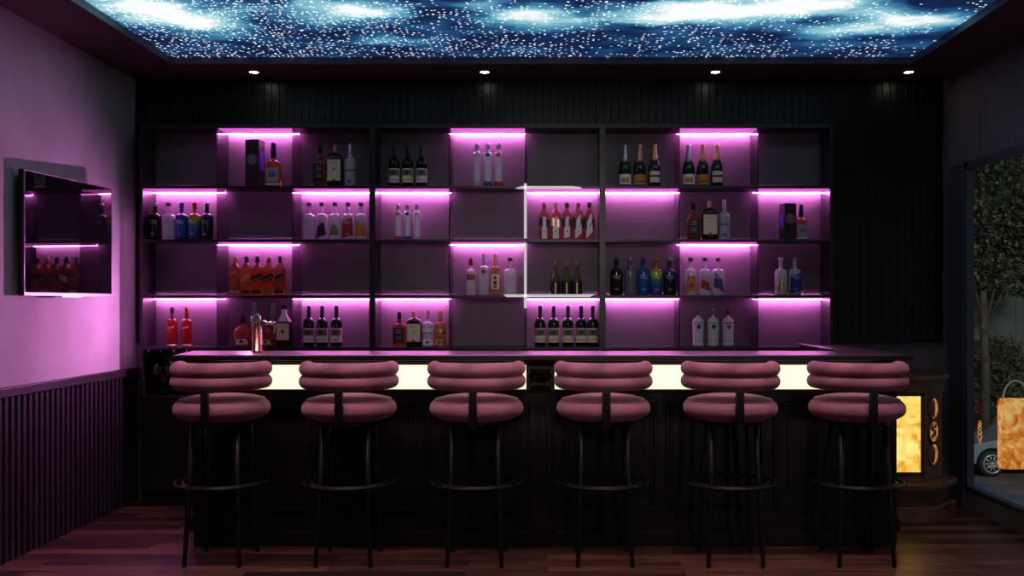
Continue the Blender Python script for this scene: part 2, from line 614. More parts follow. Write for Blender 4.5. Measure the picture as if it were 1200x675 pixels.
# back wall with black fluted cladding on its upper part
m = MB(); m.box(XL - .15, XR + .15, YB, YB + .15, 0, 3.1)
tag(m.build('wall_back', MT['plaster_dark']), kind='structure')
m = MB()
prof = []
x = XL + .012
z0, z1 = 1.08, ZC
m.box(x, XR - .06, YB - .022, YB, z0, z1)
while x < XR - .10:
    m.box(x + .001, x + .051, YB - .034, YB - .022, z0, z1)
    x += 0.052
tag(m.build('trim_3', MT['flute'], bevel=.0025), 'black fluted cladding on the back wall', kind='structure')

# right wall with a big shop window
WY0, WY1, WZ0, WZ1 = 3.6, 6.53, 0.13, 2.29
RT = .035
m = MB()
m.box(XR, XR + RT, YF, WY0, 0, 3.1)
m.box(XR, XR + RT, WY1, YB, 0, 3.1)
m.box(XR, XR + RT, WY0, WY1, WZ1, 3.1)
m.box(XR, XR + RT, WY0, WY1, 0, WZ0)
tag(m.build('wall_right', MT['plaster_dark']), kind='structure')
m = MB()
m.box(XR - .010, XR + RT + .005, WY1 - .045, WY1, WZ0, WZ1)
m.box(XR - .010, XR + RT + .005, WY0, WY0 + .065, WZ0, WZ1)
m.box(XR - .010, XR + RT + .005, WY0, WY1, WZ1 - .05, WZ1)
m.box(XR - .010, XR + RT + .005, WY0, WY1, WZ0, WZ0 + .02)
m.box(XR - .014, XR, WY1, YB - .05, 0.0, WZ1)            # wide jamb casing up to the corner
w = tag(m.build('window_1', MT['frame'], bevel=0.004), 'wide slate framed shop window in the right wall', kind='structure')
m = MB(); m.box(XR + .018, XR + .026, WY0 + .06, WY1 - .06, WZ0 + .015, WZ1 - .045)
m.build('pane', MT['glass_pane'], w)
m = MB(); m.box(XL - .15, XR + .15, YF - .15, YF, 0, 3.1)
tag(m.build('wall_front', MT['plaster_dark']), kind='structure')

# tray ceiling
TX0, TX1, TY0, TY1 = -2.43, 2.37, 4.55, 6.34
m = MB()
m.box(XL - .15, TX0, YF, YB + .15, ZC, ZC + .2)
m.box(TX1, XR + .15, YF, YB + .15, ZC, ZC + .2)
m.box(TX0, TX1, TY1, YB + .15, ZC, ZC + .2)
m.box(TX0, TX1, YF, TY0, ZC, ZC + .2)
m.box(TX0, TX1, TY0, TY1, STAR_Z + .03, ZC + .2)
tag(m.build('ceiling', MT['ceiling']), kind='structure')
m = MB(); m.box(TX0, TX1, TY0, TY1, STAR_Z, STAR_Z + .03)
tag(m.build('ceiling_light_panel', MT['star']), 'backlit blue starry sky panel recessed in the ceiling', 'ceiling light')
# dark metal lip around the recess
m = MB()
m.box(TX0, TX0 + .012, TY0, TY1, ZC - .004, STAR_Z)
m.box(TX1 - .012, TX1, TY0, TY1, ZC - .004, STAR_Z)
m.box(TX0, TX1, TY1 - .012, TY1, ZC - .004, STAR_Z)
tag(m.build('trim_4', MT['frame']), 'dark lip around the starry ceiling recess', kind='structure')

# downlights
spots = [-1.95, -0.41, 1.13, 2.42]
names = ['leftmost round ceiling downlight above the bottle shelves', 'second round ceiling downlight from the left',
         'third round ceiling downlight from the left', 'rightmost round ceiling downlight near the window wall']
proto = None
for i, x in enumerate(spots):
    if proto is None:
        proto = empty('downlight', (x, 6.55, ZC), names[0], 'ceiling light', 'round downlights in the ceiling edge')
        m = MB(); m.loft([[(r * cos(2 * pi * k / 24), r * sin(2 * pi * k / 24), z) for k in range(24)] for r, z in ((.030, -.001), (.030, -.006), (.038, -.006), (.040, -.001))], False, loop=True)
        m.build('trim_ring', MT['tv_frame'], proto)
        m = MB(); m.lathe([(.001, -.0045), (.029, -.0045), (.030, -.001), (.001, -.001)], 24)
        m.build('lens', MT['lamp_white'], proto)
    else:
        copy_thing(proto, (x, 6.55, ZC), names[i])

# ------------------------------------------------------------------ back bar shelving (three units)
SY0, SYB = 6.53, 6.75            # shelf front, back panel face
BX = [-2.703, -2.189, -1.686, -1.156, -.642, -.136, .375, .886, 1.408, 1.908]
SHZ = [2.136, 1.779, 1.4076, 1.062]        # tops of the shelf boards, top row first
ST = .018
TOPZ = 2.520
LIT = {0: (1, 4, 7), 1: (0, 2, 3, 5, 6, 8), 2: (1, 4, 7), 3: (0, 2, 3, 5, 6, 8)}
unit_lab = ['black bottle shelving unit beside the left wall', 'middle black bottle shelving unit with the white edge strips', 'black bottle shelving unit nearest the window']
units = []
for u in range(3):
    c0 = u * 3
    x0, x1 = BX[c0], BX[c0 + 3]
    root = empty('shelving_unit', ((x0 + x1) / 2, SYB, 1.044), unit_lab[u], 'shelf', 'back bar bottle shelving')
    units.append(root)
    ox, oy, oz = root.location

    def B(mb, a, b, c, d, e, f):
        mb.box(a - ox, b - ox, c - oy, d - oy, e - oz, f - oz)
    m = MB(); B(m, x0, x1, SYB, SYB + .008, 1.044, TOPZ + .03); m.build('back_panel', MT['shelf_back'], root)
    for xa, xb in ((x0, x0 + .02), (x1 - .02, x1)):
        m = MB(); B(m, xa, xb, SY0 - .004, SYB, 1.044, TOPZ + .03)
        m.build('side_panel', MT['shelf'], root)
    for k in (1, 2):
        xd = BX[c0 + k]
        m = MB(); B(m, xd - .005, xd + .005, SY0 + .002, SYB - .002, 1.062, TOPZ); m.build('divider', MT['divider'], root)
    tops = [TOPZ + .03] + SHZ
    for j, zt in enumerate(tops):
        t = .03 if j == 0 else ST
        gap = 0.0 if j in (0, 4) else 0.0155
        m = MB(); B(m, x0 + .02, x1 - .02, SY0, SYB - gap, zt - t, zt)
        m.build('shelf', MT['shelf'], root, bevel=0.0015)
    for row in range(4):
        zu = (TOPZ if row == 0 else SHZ[row - 1] - ST)
        for c in LIT[row]:
            if c0 <= c < c0 + 3:
                a = BX[c] + (.02 if c == c0 else .005)
                b = BX[c + 1] - (.02 if c == c0 + 2 else .005)
                m = MB(); B(m, a + .003, b - .003, SYB - .032, SYB - .0185, zu - .010, zu - .001)
                ls = m.build('led_strip', MT['led'], root)
                m = MB(); B(m, a + .001, b - .001, SY0 + .006, SYB - .036, zu - .007, zu - .0005)
                m.build('led_diffuser', MT['led_diffuser'], ls)
    if u == 0:
        m = MB(); B(m, x0 - .008, x0 - .001, 6.62, 6.64, .96, 1.95)
        m.build('side_wash_glow', MT['side_wash_glow'], root)  # hidden glowing strip added to brighten the wall beyond the side panel
    if u == 1:
        def strip(poly):
            mb = MB()
            mb.prism([(a - ox, b - oz) for a, b in poly], SY0 - .012 - oy, SY0 - .001 - oy, axis='y')
            e = mb.build('edge_strip', MT['white_led'], root)
            e['label'] = 'white glowing edge strip'
        zt = CH + (356 - 219.5) / 176.6
        strip([(-.205, zt - .006), (-.185, zt - .009), (.243, zt - .009), (.225, zt + .003), (.17, zt + .009), (-.165, zt + .009)])
        zb = CH + (356 - 346.5) / 176.6
        strip([(-.265, zb - .009), (.29, zb - .009), (.325, zb + .009), (-.285, zb + .009)])
        strip([(-.147, 1.785), (-.129, 1.785), (-.129, 2.150), (-.147, 2.150)])
        strip([(-.147, 1.32), (-.129, 1.32), (-.129, 1.757), (-.147, 1.757)])

# ------------------------------------------------------------------ back bar base cabinet under the shelves
bb = empty('back_bar_cabinet', (-0.4, 6.75, 0), 'black back bar base cabinet with an open glass compartment under the shelves', 'cabinet')
ox, oy = -0.4, 6.75


def BBX(mb, a, b, c, d, e, f):
    mb.box(a - ox, b - ox, c - oy, d - oy, e, f)


m = MB(); BBX(m, -2.703, 1.908, 6.53, 6.79, .715, .735); m.build('shelf', MT['shelf'], bb, bevel=.002)
m = MB(); BBX(m, -2.703, 1.908, 6.775, 6.79, 0.0, 1.043); m.build('back_panel', MT['black'], bb)
m = MB(); BBX(m, -2.703, 1.908, 6.58, 6.775, 0.0, .08); m.build('plinth', MT['black'], bb)
for xx in (-2.703, -1.166, .365, 1.888):
    m = MB(); BBX(m, xx, xx + .02, 6.53, 6.775, .08, 1.043); m.build('side_panel', MT['shelf'], bb)
for k in range(3):
    a = (-2.683, -1.146, .385)[k]
    b = (-1.166, .365, 1.888)[k]
    for h in range(2):
        xa = a + (b - a) / 2 * h + .003
        xb = a + (b - a) / 2 * (h + 1) - .003
        m = MB(); BBX(m, xa, xb, 6.535, 6.553, .09, .712)
        d = m.build('door', MT['black'], bb, bevel=.002)
        m = MB(); hx = (xb - .04 if h == 0 else xa + .04); BBX(m, hx - .005, hx + .005, 6.515, 6.535, .5, .62)
        m.build('handle', MT['steel_black'], d, bevel=.002)

# stemware: four glasses hanging upside down from rails, one standing
rack = empty('glass_rack', (-2.43, 6.64, 1.043), 'thin chrome stemware rack under the leftmost bottle shelf', 'rack')
for px in (173.5, 188.5, 203.5, 218.5, 233):
    X = (px - VX) / 176.0 + 2.43
    m = MB(); m.box(X - .003, X + .003, -.105, .09, -.012, -.006)
    m.box(X - .002, X + .002, -.10, -.09, -.006, -.0005)
    m.box(X - .002, X + .002, .075, .085, -.006, -.0005)
    m.build('rail', MT['chrome'], rack)


def glass_profile(mb, flip):
    prof = [(.001, 0), (.030, 0), (.031, .002), (.010, .005), (.0045, .012), (.004, .075), (.012, .085), (.030, .100), (.036, .125), (.034, .150), (.030, .170),
            (.0285, .170), (.0325, .150), (.0345, .125), (.0285, .102), (.010, .088), (.001, .086)]
    if flip:
        prof = [(r, -z) for r, z in prof]
    mb.lathe(prof, 20)


gl_root = None
hang = [('hanging upside down at the left of the stemware rack', 181), ('hanging second from left in the stemware rack', 196),
        ('hanging third from left in the stemware rack', 211), ('hanging rightmost in the stemware rack', 225.8)]
m = MB(); glass_profile(m, True)
for i, (t, px) in enumerate(hang):
    loc = ((px - VX) / 176.0, 6.585, 1.0365 + .0015)
    if i == 0:
        g0 = m.build('wine_glass', MT['clear_stem'])
        g0.location = loc
        tag(g0, 'clear wine glass ' + t, 'glass', 'stemware under the left shelf')
    else:
        c = g0.copy(); COL.objects.link(c); c.location = loc
        tag(c, 'clear wine glass ' + t)
m = MB(); glass_profile(m, False)
g1 = m.build('wine_glass', MT['clear_stem'])
g1.location = ((188 - VX) / 176.0, 6.60, .7362)
g1.scale = (.8, .8, .8)
tag(g1, 'small clear wine glass standing upright on the lower compartment board', 'glass', 'stemware under the left shelf')

# ------------------------------------------------------------------ bar counter
CT = 1.075
bar = empty('bar_counter', (0, 5.6, 0), 'dark wooden L shaped bar counter with glowing cream front panels', 'bar counter')


def CB(mb, a, b, c, d, e, f):
    mb.box(a, b, c - 5.6, d - 5.6, e, f)


# worktop: L shape with rounded nose
m = MB()
poly = [(-2.0, 5.27), (1.965, 5.27), (1.965, 6.72), (1.93, 6.72), (1.93, 6.515), (1.68, 6.515), (1.68, 5.75), (-2.07, 5.75)]
poly = [(-2.0, 5.27), (1.965, 5.27), (1.965, 6.515), (1.68, 6.515), (1.68, 5.75), (-2.07, 5.75)]
m.prism([(a, b - 5.6) for a, b in poly], CT - .028, CT)
m.build('worktop', MT['wood_top'], bar, bevel=.004, seg=2)
m = MB()
CB(m, -2.004, 1.970, 5.258, 5.272, CT - .030, CT - .003)
CB(m, 1.956, 1.970, 5.272, 6.512, CT - .030, CT - .003)
m.build('nosing', MT['wood'], bar, bevel=.005, seg=3)
# raised rim along the inner edge of the return
m = MB(); CB(m, 1.66, 1.70, 5.73, 6.51, CT, CT + .012)
m.build('rim', MT['wood_top'], bar, bevel=.004)
# mouldings under the worktop
m = MB()
CB(m, -1.985, 1.955, 5.33, 5.62, CT - .046, CT - .028)
CB(m, -1.97, 1.945, 5.40, 5.62, CT - .062, CT - .046)
m.build('moulding', MT['wood'], bar, bevel=.006, seg=3)
m = MB()
CB(m, -1.95, 1.94, 5.49, 5.62, .08, CT - .062)
CB(m, 1.70, 1.94, 5.62, 6.50, .08, CT - .028)
m.build('body', MT['wood'], bar)
m = MB()
CB(m, -1.96, 1.95, 5.455, 5.62, 0, .085)
CB(m, 1.69, 1.95, 5.62, 6.50, 0, .085)
m.build('plinth', MT['wood'], bar, bevel=.006)
# glowing strips
for xa, xb in ((-1.845, -.112), (.048, 1.826)):
    m = MB(); CB(m, xa, xb, 5.478, 5.492, .874, 1.008)
    m.build('light_panel', MT['cream'], bar)
    m = MB()
    CB(m, xa - .02, xb + .02, 5.466, 5.492, .858, .872)
    CB(m, xa - .02, xb + .02, 5.466, 5.492, 1.009, 1.013)
    m.build('light_frame', MT['wood'], bar, bevel=.003)
# raised moulded panels on the front
npan = 6
pan = [(-1.88, -1.32), (-1.27, -.72), (-.67, -.14), (.08, .62), (.67, 1.22), (1.27, 1.84)]
for xa, xb in pan:
    m = MB()
    for t, yy in ((0, 5.470), (.022, 5.480)):
        zt, zb_ = .80 - t, .20 + t
        a, b = xa + t, xb - t
        wd = .020
        CB(m, a, b, yy, 5.492, zt - wd, zt)
        CB(m, a, b, yy, 5.492, zb_, zb_ + wd)
        CB(m, a, a + wd, yy, 5.492, zb_, zt)
        CB(m, b - wd, b, yy, 5.492, zb_, zt)
    CB(m, xa + .075, xb - .075, 5.482, 5.492, .275, .725)
    m.build('front_panel', MT['wood'], bar, bevel=.005)


# carved pilasters with scroll corbels
def pilaster(xc):
    mb = MB()
    w = .062
    CB(mb, xc - w, xc + w, 5.462, 5.492, .15, .86)
    CB(mb, xc - w - .012, xc + w + .012, 5.445, 5.492, .085, .15)
    CB(mb, xc - w - .006, xc + w + .006, 5.452, 5.492, .15, .172)
    for q in range(4):
        xx = xc - .042 + q * .028
        mb.tube([(xx, 5.462 - 5.6, .21), (xx, 5.462 - 5.6, .78)], .006, 8)
    return mb.build('pilaster', MT['wood'], bar, bevel=.003)


def corbel(xc, par):
    mb = MB()
    w = .055
    side = [(5.492, .84), (5.470, .845), (5.452, .87), (5.446, .895), (5.452, .915), (5.440, .945), (5.418, .965), (5.405, .990), (5.410, 1.008), (5.492, 1.0125)]
    mb.prism([(y_ - 5.6, z_) for y_, z_ in side], xc - w, xc + w, axis='x')
    for sx in (-1, 1):
        xo = xc + sx * w
        for (yy, zz, rr) in ((5.438, .985, .022), (5.466, .868, .016)):
            pts = []
            for k in range(22):
                a = k * .55
                r_ = rr * (1 - k / 26)
                pts.append((xo + sx * .003, yy - 5.6 + r_ * cos(a), zz + r_ * sin(a)))
            mb.tube(pts, .0035, 6)
    for k in range(5):        # leaf carving on the face
        zz = .865 + k * .027
        yy = 5.448 - max(0, (zz - .91)) * .45
        for sx in (-1, 0, 1):
            mb.loft([[(xc + sx * .024 + rr * cos(2 * pi * q / 10), yy - 5.6 - .006 + dy, zz + rr * .8 * sin(2 * pi * q / 10)) for q in range(10)] for rr, dy in ((.014, .010), (.011, .001), (.004, -.003))])
    mb.build('corbel', MT['wood'], par)


for xc in (-.032, -1.905, 1.89):
    p = pilaster(xc)
    corbel(xc, p)

# ------------------------------------------------------------------ beer tap on the counter
tx, ty = (303 - VX) / 203.6, 5.62
tap = empty('beer_tap', (tx, ty, CT + .0008), 'copper beer tap tower with two dark handles on the left of the counter', 'beer tap')
m = MB()
m.lathe([(.001, 0), (.034, 0), (.034, .006), (.027, .012), (.0265, .175), (.022, .182), (.001, .184)], 28)
m.build('column', MT['copper'], tap)
m = MB(); m.tube([(.010, 0, .150), (.045, 0, .160), (.085, 0, .160), (.100, 0, .150), (.100, 0, .100)], [.011, .011, .011, .010, .008], 12)
m.build('spout_pipe', MT['copper'], tap)
m = MB()
m.tube([(.028, -.002, .168), (.045, -.004, .172), (.062, -.004, .164), (.085, -.004, .170), (.110, -.002, .163)], [.008, .010, .007, .009, .005], 10)
m.build('faucet', MT['chrome'], tap)
for hx in (-.020, .086):
    z0 = .176 if hx > 0 else .184
    m = MB(); m.lathe([(.001, z0), (.006, z0), (.006, z0 + .014), (.010, z0 + .016), (.0125, z0 + .035), (.0125, z0 + .085), (.009, z0 + .097), (.001, z0 + .100)], 16, cx=hx, cy=.012)
    m.build('handle', MT['rubber'], tap)
m = MB()
q = Matrix.Rotation(R(62), 3, 'X') @ Matrix.Rotation(R(-14), 3, 'Y')
for r0, r1, a, b, mi in ((.030, .024, 0, .012, 0), (.024, .0005, .004, .009, 1)):
    rings = [[q @ Vector((r * cos(2 * pi * k / 24), r * sin(2 * pi * k / 24), z)) + Vector((.004, -.030, .188)) for k in range(24)] for r, z in ((r0, a), (r0, b), (r1, b), (r1, a))]
    m.loft(rings, False, mi, True, True)
m.build('badge', [MT['chrome'], MT['rubber']], tap)

# ------------------------------------------------------------------ bar stools
stool_lab = ['leftmost rose velvet bar stool, by the open end of the counter', 'second rose velvet bar stool from the left',
             'third rose velvet bar stool from the left, just left of the carved corbel', 'fourth rose velvet bar stool from the left, just right of the carved corbel',
             'fifth rose velvet bar stool from the left', 'rightmost rose velvet bar stool, nearest the glowing onyx cabinet']


def make_stool(loc, lab):
    st = empty('bar_stool', loc, lab, 'bar stool', 'rose velvet bar stools along the counter')
    # seat cushion
    m = MB()
    pr = []
    for k in range(25):
        a = -pi / 2 + pi * k / 24
        c, s_ = abs(cos(a)) ** .66, sin(a)
        zz = .800 + (.074 if s_ > 0 else .068) * (abs(s_) ** .85) * (1 if s_ > 0 else -1)
        pr.append((max(.002, .247 * c), zz))
    m.lathe(pr, 56)
    seat = m.build('seat', MT['velvet'], st)
    m = MB(); m.tube([(.216 * cos(2 * pi * k / 56), .216 * sin(2 * pi * k / 56), .8475) for k in range(56)], .0042, 8, loop=True)
    m.build('piping', MT['velvet_pipe'], seat)
    # two stacked bolsters wrapping the rear half
    for zc in (1.010, .944):
        m = MB()
        pts, rad = [], []
        n = 44
        a0, a1 = R(-184), R(4)
        rr, tr = .222, .0385
        for k in range(7):
            t = k / 7 * pi / 2
            pts.append((rr, a0 - (tr * cos(t)) / rr * .8)); rad.append(max(.002, tr * sin(t)))
        for k in range(n + 1):
            pts.append((rr, a0 + (a1 - a0) * k / n)); rad.append(tr)
        for k in range(6, -1, -1):
            t = k / 7 * pi / 2
            pts.append((rr, a1 + (tr * cos(t)) / rr * .8)); rad.append(max(.002, tr * sin(t)))
        m.tube([(r_ * cos(a), r_ * sin(a), zc) for r_, a in pts], rad, 20)
        m.build('backrest_roll', MT['velvet'], st)
    # bracket from the seat base up behind the backrest
    m = MB()
    m.box(-.021, .021, -.276, -.258, .730, .915)
    for xx in (-.014, 0, .014):
        m.tube([(xx, -.277, .732), (xx, -.277, .90)], .0055, 8)
    m.box(-.021, .021, -.276, -.10, .722, .734)
    m.build('backrest_bracket', MT['steel_black'], st, bevel=.002)
    m = MB(); m.lathe([(.001, .718), (.16, .718), (.165, .722), (.165, .738), (.001, .738)], 36)
    m.build('seat_plate', MT['steel_black'], st)
    for sx, sy in ((-1, -1), (1, -1), (1, 1), (-1, 1)):
        m = MB()
        top = Vector((sx * .112, sy * .112, .724)); bot = Vector((sx * .140, sy * .165, 0.0))
        m.tube([bot, bot + Vector((0, 0, .004)), bot.lerp(top, .5), top], [.010, .011, .0135, .0155], 12)
        m.build('leg', MT['steel_black'], st)
    zr = .412
    m = MB()
    for r_ in (.238, .198):
        m.tube([(r_ * cos(2 * pi * k / 56), r_ * sin(2 * pi * k / 56), zr) for k in range(56)], .0075, 8, loop=True)
    for k in range(4):
        a = pi / 4 + k * pi / 2
        m.tube([(.165 * cos(a), .165 * sin(a), zr), (.238 * cos(a), .238 * sin(a), zr)], .006, 8)
    m.build('footrest', MT['steel_black'], st)
    return st


SX = [(p - VX) / 220.3 for p in (263, 411, 559, 706.5, 854, 1001.5)]
STY = 5.185
st0 = make_stool((SX[0], STY, 0), stool_lab[0])
for i in range(1, 6):
    copy_thing(st0, (SX[i], STY, 0), stool_lab[i])

# ------------------------------------------------------------------ television on the left wall
TVW, TVH = .89, .677
tv_c = Vector((-2.745, 5.67, 1.732))
tv = empty('television', tv_c, 'flat black television mounted on the left wall, mirroring the bottles', 'television')
tv.rotation_euler = (0, 0, R(-5.0))
m = MB(); m.box(-.030, 0.0, -TVW / 2, TVW / 2, -TVH / 2, TVH / 2); m.build('housing', MT['dark_plastic'], tv, bevel=.003)
m = MB(); m.box(0.0, .0015, -TVW / 2 + .008, TVW / 2 - .008, -TVH / 2 + .020, TVH / 2 - .008); m.build('screen', MT['screen'], tv)
m = MB()
m.box(-.004, .004, -TVW / 2, -TVW / 2 + .008, -TVH / 2, TVH / 2)
m.box(-.004, .004, TVW / 2 - .008, TVW / 2, -TVH / 2, TVH / 2)
m.box(-.004, .004, -TVW / 2, TVW / 2, TVH / 2 - .008, TVH / 2)
m.box(-.004, .005, -TVW / 2, TVW / 2, -TVH / 2, -TVH / 2 + .018)
m.box(-.004, .006, -.10, .10, -TVH / 2 - .008, -TVH / 2 + .008)
m.build('bezel', MT['tv_frame'], tv, bevel=.0015)
m = MB(); m.box(-.084, -.030, -.06, .06, -.17, .17); m.build('wall_bracket', MT['dark_plastic'], tv, bevel=.003)

# ------------------------------------------------------------------ glowing onyx cabinet on the right
cy0 = 6.10
cab = empty('onyx_cabinet', (2.25, 6.35, 0), 'carved brown cabinet with a glowing yellow onyx front beside the window', 'cabinet')


def cab_poly(g, x0=2.03, x1=2.54, yb=6.66, d=.194):
    return [(x0 - g * .6 - 2.25, yb - 6.35), (x0 - g * .6 - 2.25, cy0 - g + d - 6.35), (x0 + d * .55 - g * .4 - 2.25, cy0 - g - 6.35), (x1 - d + g * .4 - 2.25, cy0 - g - 6.35), (x1 + g * .8 - 2.25, cy0 + d - g * .4 - 6.35), (x1 + g * .8 - 2.25, yb - 6.35)]


m = MB(); m.prism(cab_poly(0), .24, .80); m.build('body', MT['antique'], cab, bevel=.004)
m = MB()
m.prism(cab_poly(.050), .872, .900)
m.prism(cab_poly(.030), .850, .872)
m.build('top', MT['antique'], cab, bevel=.006, seg=3)
m = MB(); m.prism(cab_poly(.014), .80, .85)
for k in range(9):
    xx = 2.10 - 2.25 + k * .032
    m.tube([(xx + .012 * cos(a), cy0 - 6.35 - .016, .825 + .012 * sin(a)) for a in [2 * pi * q / 14 for q in range(14)]], .004, 6, loop=True)
m.build('frieze', MT['antique'], cab)
m = MB()
m.prism(cab_poly(.105), .205, .240)
m.prism(cab_poly(.035), .10, .205)
m.prism(cab_poly(.095), .0, .10)
m.build('base', MT['antique'], cab, bevel=.006, seg=3)
m = MB(); m.box(2.145 - 2.25, 2.325 - 2.25, cy0 - 6.35 - .006, cy0 - 6.35 + .01, .305, .775); m.build('onyx_panel', MT['onyx'], cab)
m = MB()
for a, b, c, d in ((2.125, 2.143, .285, .795), (2.327, 2.345, .285, .795)):
    m.box(a - 2.25, b - 2.25, cy0 - 6.35 - .014, cy0 - 6.35 + .01, c, d)
m.box(2.125 - 2.25, 2.345 - 2.25, cy0 - 6.35 - .014, cy0 - 6.35 + .01, .285, .303)
m.box(2.125 - 2.25, 2.345 - 2.25, cy0 - 6.35 - .014, cy0 - 6.35 + .01, .777, .795)
m.build('panel_frame', MT['black'], cab, bevel=.003)
# three lit fretwork roundels on the chamfered corner
cc = Vector((2.443 - 2.25, cy0 + .097 - 6.35, 0))
tdir = Vector((1, 1, 0)).normalized()
ndir = Vector((1, -1, 0)).normalized()
for kk, zz in enumerate((.690, .545, .400)):
    m = MB()

    def P(u, v, o):
        return cc + tdir * u + ndir * o + Vector((0, 0, zz + v))
    rr = .066
    m.loft([[P(r_ * cos(2 * pi * k / 28), r_ * sin(2 * pi * k / 28), o) for k in range(28)] for r_, o in ((rr, .000), (rr, .004), (.002, .004))], True, 0, False)
    r1 = m.build('roundel', MT['roundel'], cab)
    m = MB()
    m.tube([P((rr + .004) * cos(2 * pi * k / 28), (rr + .004) * sin(2 * pi * k / 28), .006) for k in range(28)], .007, 8, loop=True)
    if kk == 1:
        for (u, v, s_) in ((-.02, .02, .020), (.012, -.012, .022), (-.022, -.03, .014), (.025, .03, .013)):
            m.loft([[P(u + s_ * r_ * cos(2 * pi * k / 12), v + s_ * r_ * sin(2 * pi * k / 12), o) for k in range(12)] for r_, o in ((1, .003), (.8, .010), (.1, .012))])
    else:
        m.loft([[P(-.024 + .044 * r_ * cos(2 * pi * k / 16), .062 * r_ * sin(2 * pi * k / 16), o) for k in range(16)] for r_, o in ((1, .003), (.9, .008), (.1, .009))])
    m.build('fretwork', MT['antique'], r1)

# ------------------------------------------------------------------ window reflections built as a glowing bag and a hung charm
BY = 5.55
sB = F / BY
bag = empty('bag_reflection', (2.565 + .09, BY, CH - (549 - VY) / sB), 'amber floral bag shaped window reflection with pale handle, built as a hanging solid', 'reflection')
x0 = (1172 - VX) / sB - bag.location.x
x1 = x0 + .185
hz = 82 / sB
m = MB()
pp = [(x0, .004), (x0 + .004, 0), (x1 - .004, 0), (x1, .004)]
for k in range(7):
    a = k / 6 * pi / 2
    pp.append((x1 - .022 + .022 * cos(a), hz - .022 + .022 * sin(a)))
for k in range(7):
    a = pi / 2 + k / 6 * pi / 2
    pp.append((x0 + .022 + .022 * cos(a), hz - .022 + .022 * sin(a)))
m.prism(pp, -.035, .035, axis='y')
m.build('bag_solid', MT['bag'], bag, bevel=.006)
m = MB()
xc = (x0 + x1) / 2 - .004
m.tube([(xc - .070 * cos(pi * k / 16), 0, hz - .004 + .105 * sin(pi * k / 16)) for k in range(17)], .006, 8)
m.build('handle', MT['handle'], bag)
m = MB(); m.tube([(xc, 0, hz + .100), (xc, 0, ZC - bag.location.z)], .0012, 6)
m.build('added_cord', MT['dark_plastic'], bag)  # added to carry the bag-shaped reflection solid

orn = empty('charm_reflection', ((1148 - VX) / (F / 6.2), 6.2, CH - (520 - VY) / (F / 6.2)), 'small red and amber window reflection by the jamb, built as a hanging solid', 'ornament')  # solid stand-in for small reflections in the window glass
m = MB()
for k in range(4):
    m.tube([(.012 * cos(a) * (1 - .15 * k), .004 * sin(a * 2), .045 + .028 * k + .016 * sin(a)) for a in [2 * pi * q / 14 for q in range(14)]], .0045, 6, loop=True)
m.lathe([(.001, 0), (.006, .004), (.010, .02), (.006, .034), (.001, .036)], 12)
m.build('amber_reflection', MT['roundel'], orn)
m = MB(); m.tube([(.014 * cos(a), .006 * sin(a), .235 + .032 * sin(a)) for a in [2 * pi * q / 14 for q in range(14)]], .006, 6, loop=True)
m.lathe([(.001, .175), (.008, .18), (.012, .20), (.002, .215)], 12)
m.build('red_reflection', MT['p_red'], orn)
m = MB(); m.tube([(0, 0, .036), (0, 0, WZ1 - orn.location.z + .3)], .0012, 6)
m.build('added_cord', MT['dark_plastic'], orn)  # added to carry the small reflection solids

# ------------------------------------------------------------------ bottles
SB = F / 6.62
BYY = 6.62


class Prof:
    """half-width fraction and squareness along the height of a bottle"""

    def __init__(s, H, rx, ry, pts):
        s.H, s.rx, s.ry, s.pts = H, rx, ry, pts

    def at(s, zf):
        p = s.pts
        for i in range(len(p) - 1):
            if p[i][0] <= zf <= p[i + 1][0]:
                t = (zf - p[i][0]) / max(1e-6, p[i + 1][0] - p[i][0])
                return [p[i][j] + (p[i + 1][j] - p[i][j]) * t for j in (1, 2, 3)]
        return list(p[-1][1:])

    def pt(s, phi, zf, off=0.0):
        wx, wy, e = s.at(zf)
        a, b = s.rx * wx + off, s.ry * wy + off
        c, q = cos(phi), sin(phi)
        rho = ((abs(c) / a) ** e + (abs(q) / b) ** e) ** (-1.0 / e)
        return (rho * c, rho * q, zf * s.H)


def smooth_pts(keys, n=5):
    """keys: (zf, wx, wy, e) with rounded shoulders by catmull-like easing"""
    out = []
    for i in range(len(keys) - 1):
        a, b = keys[i], keys[i + 1]
        for k in range(n):
            t = k / n
            u = t * t * (3 - 2 * t)
            out.append((a[0] + (b[0] - a[0]) * t,) + tuple(a[j] + (b[j] - a[j]) * u for j in (1, 2, 3)))
    out.append(keys[-1])
    return out


def round_shoulder(z0, z1, r0, r1, e0=2, e1=2, n=6, f=1.0):
    """quarter-ellipse shoulder from full body to neck"""
    o = []
    for k in range(1, n + 1):
        a = pi / 2 * k / n
        w = r1 + (r0 - r1) * cos(a)
        o.append((z0 + (z1 - z0) * sin(a) ** f, w, w, e0 + (e1 - e0) * k / n))
    return o


def body(keys_lo, shoulder, neck):
    return [k for k in keys_lo] + shoulder + neck


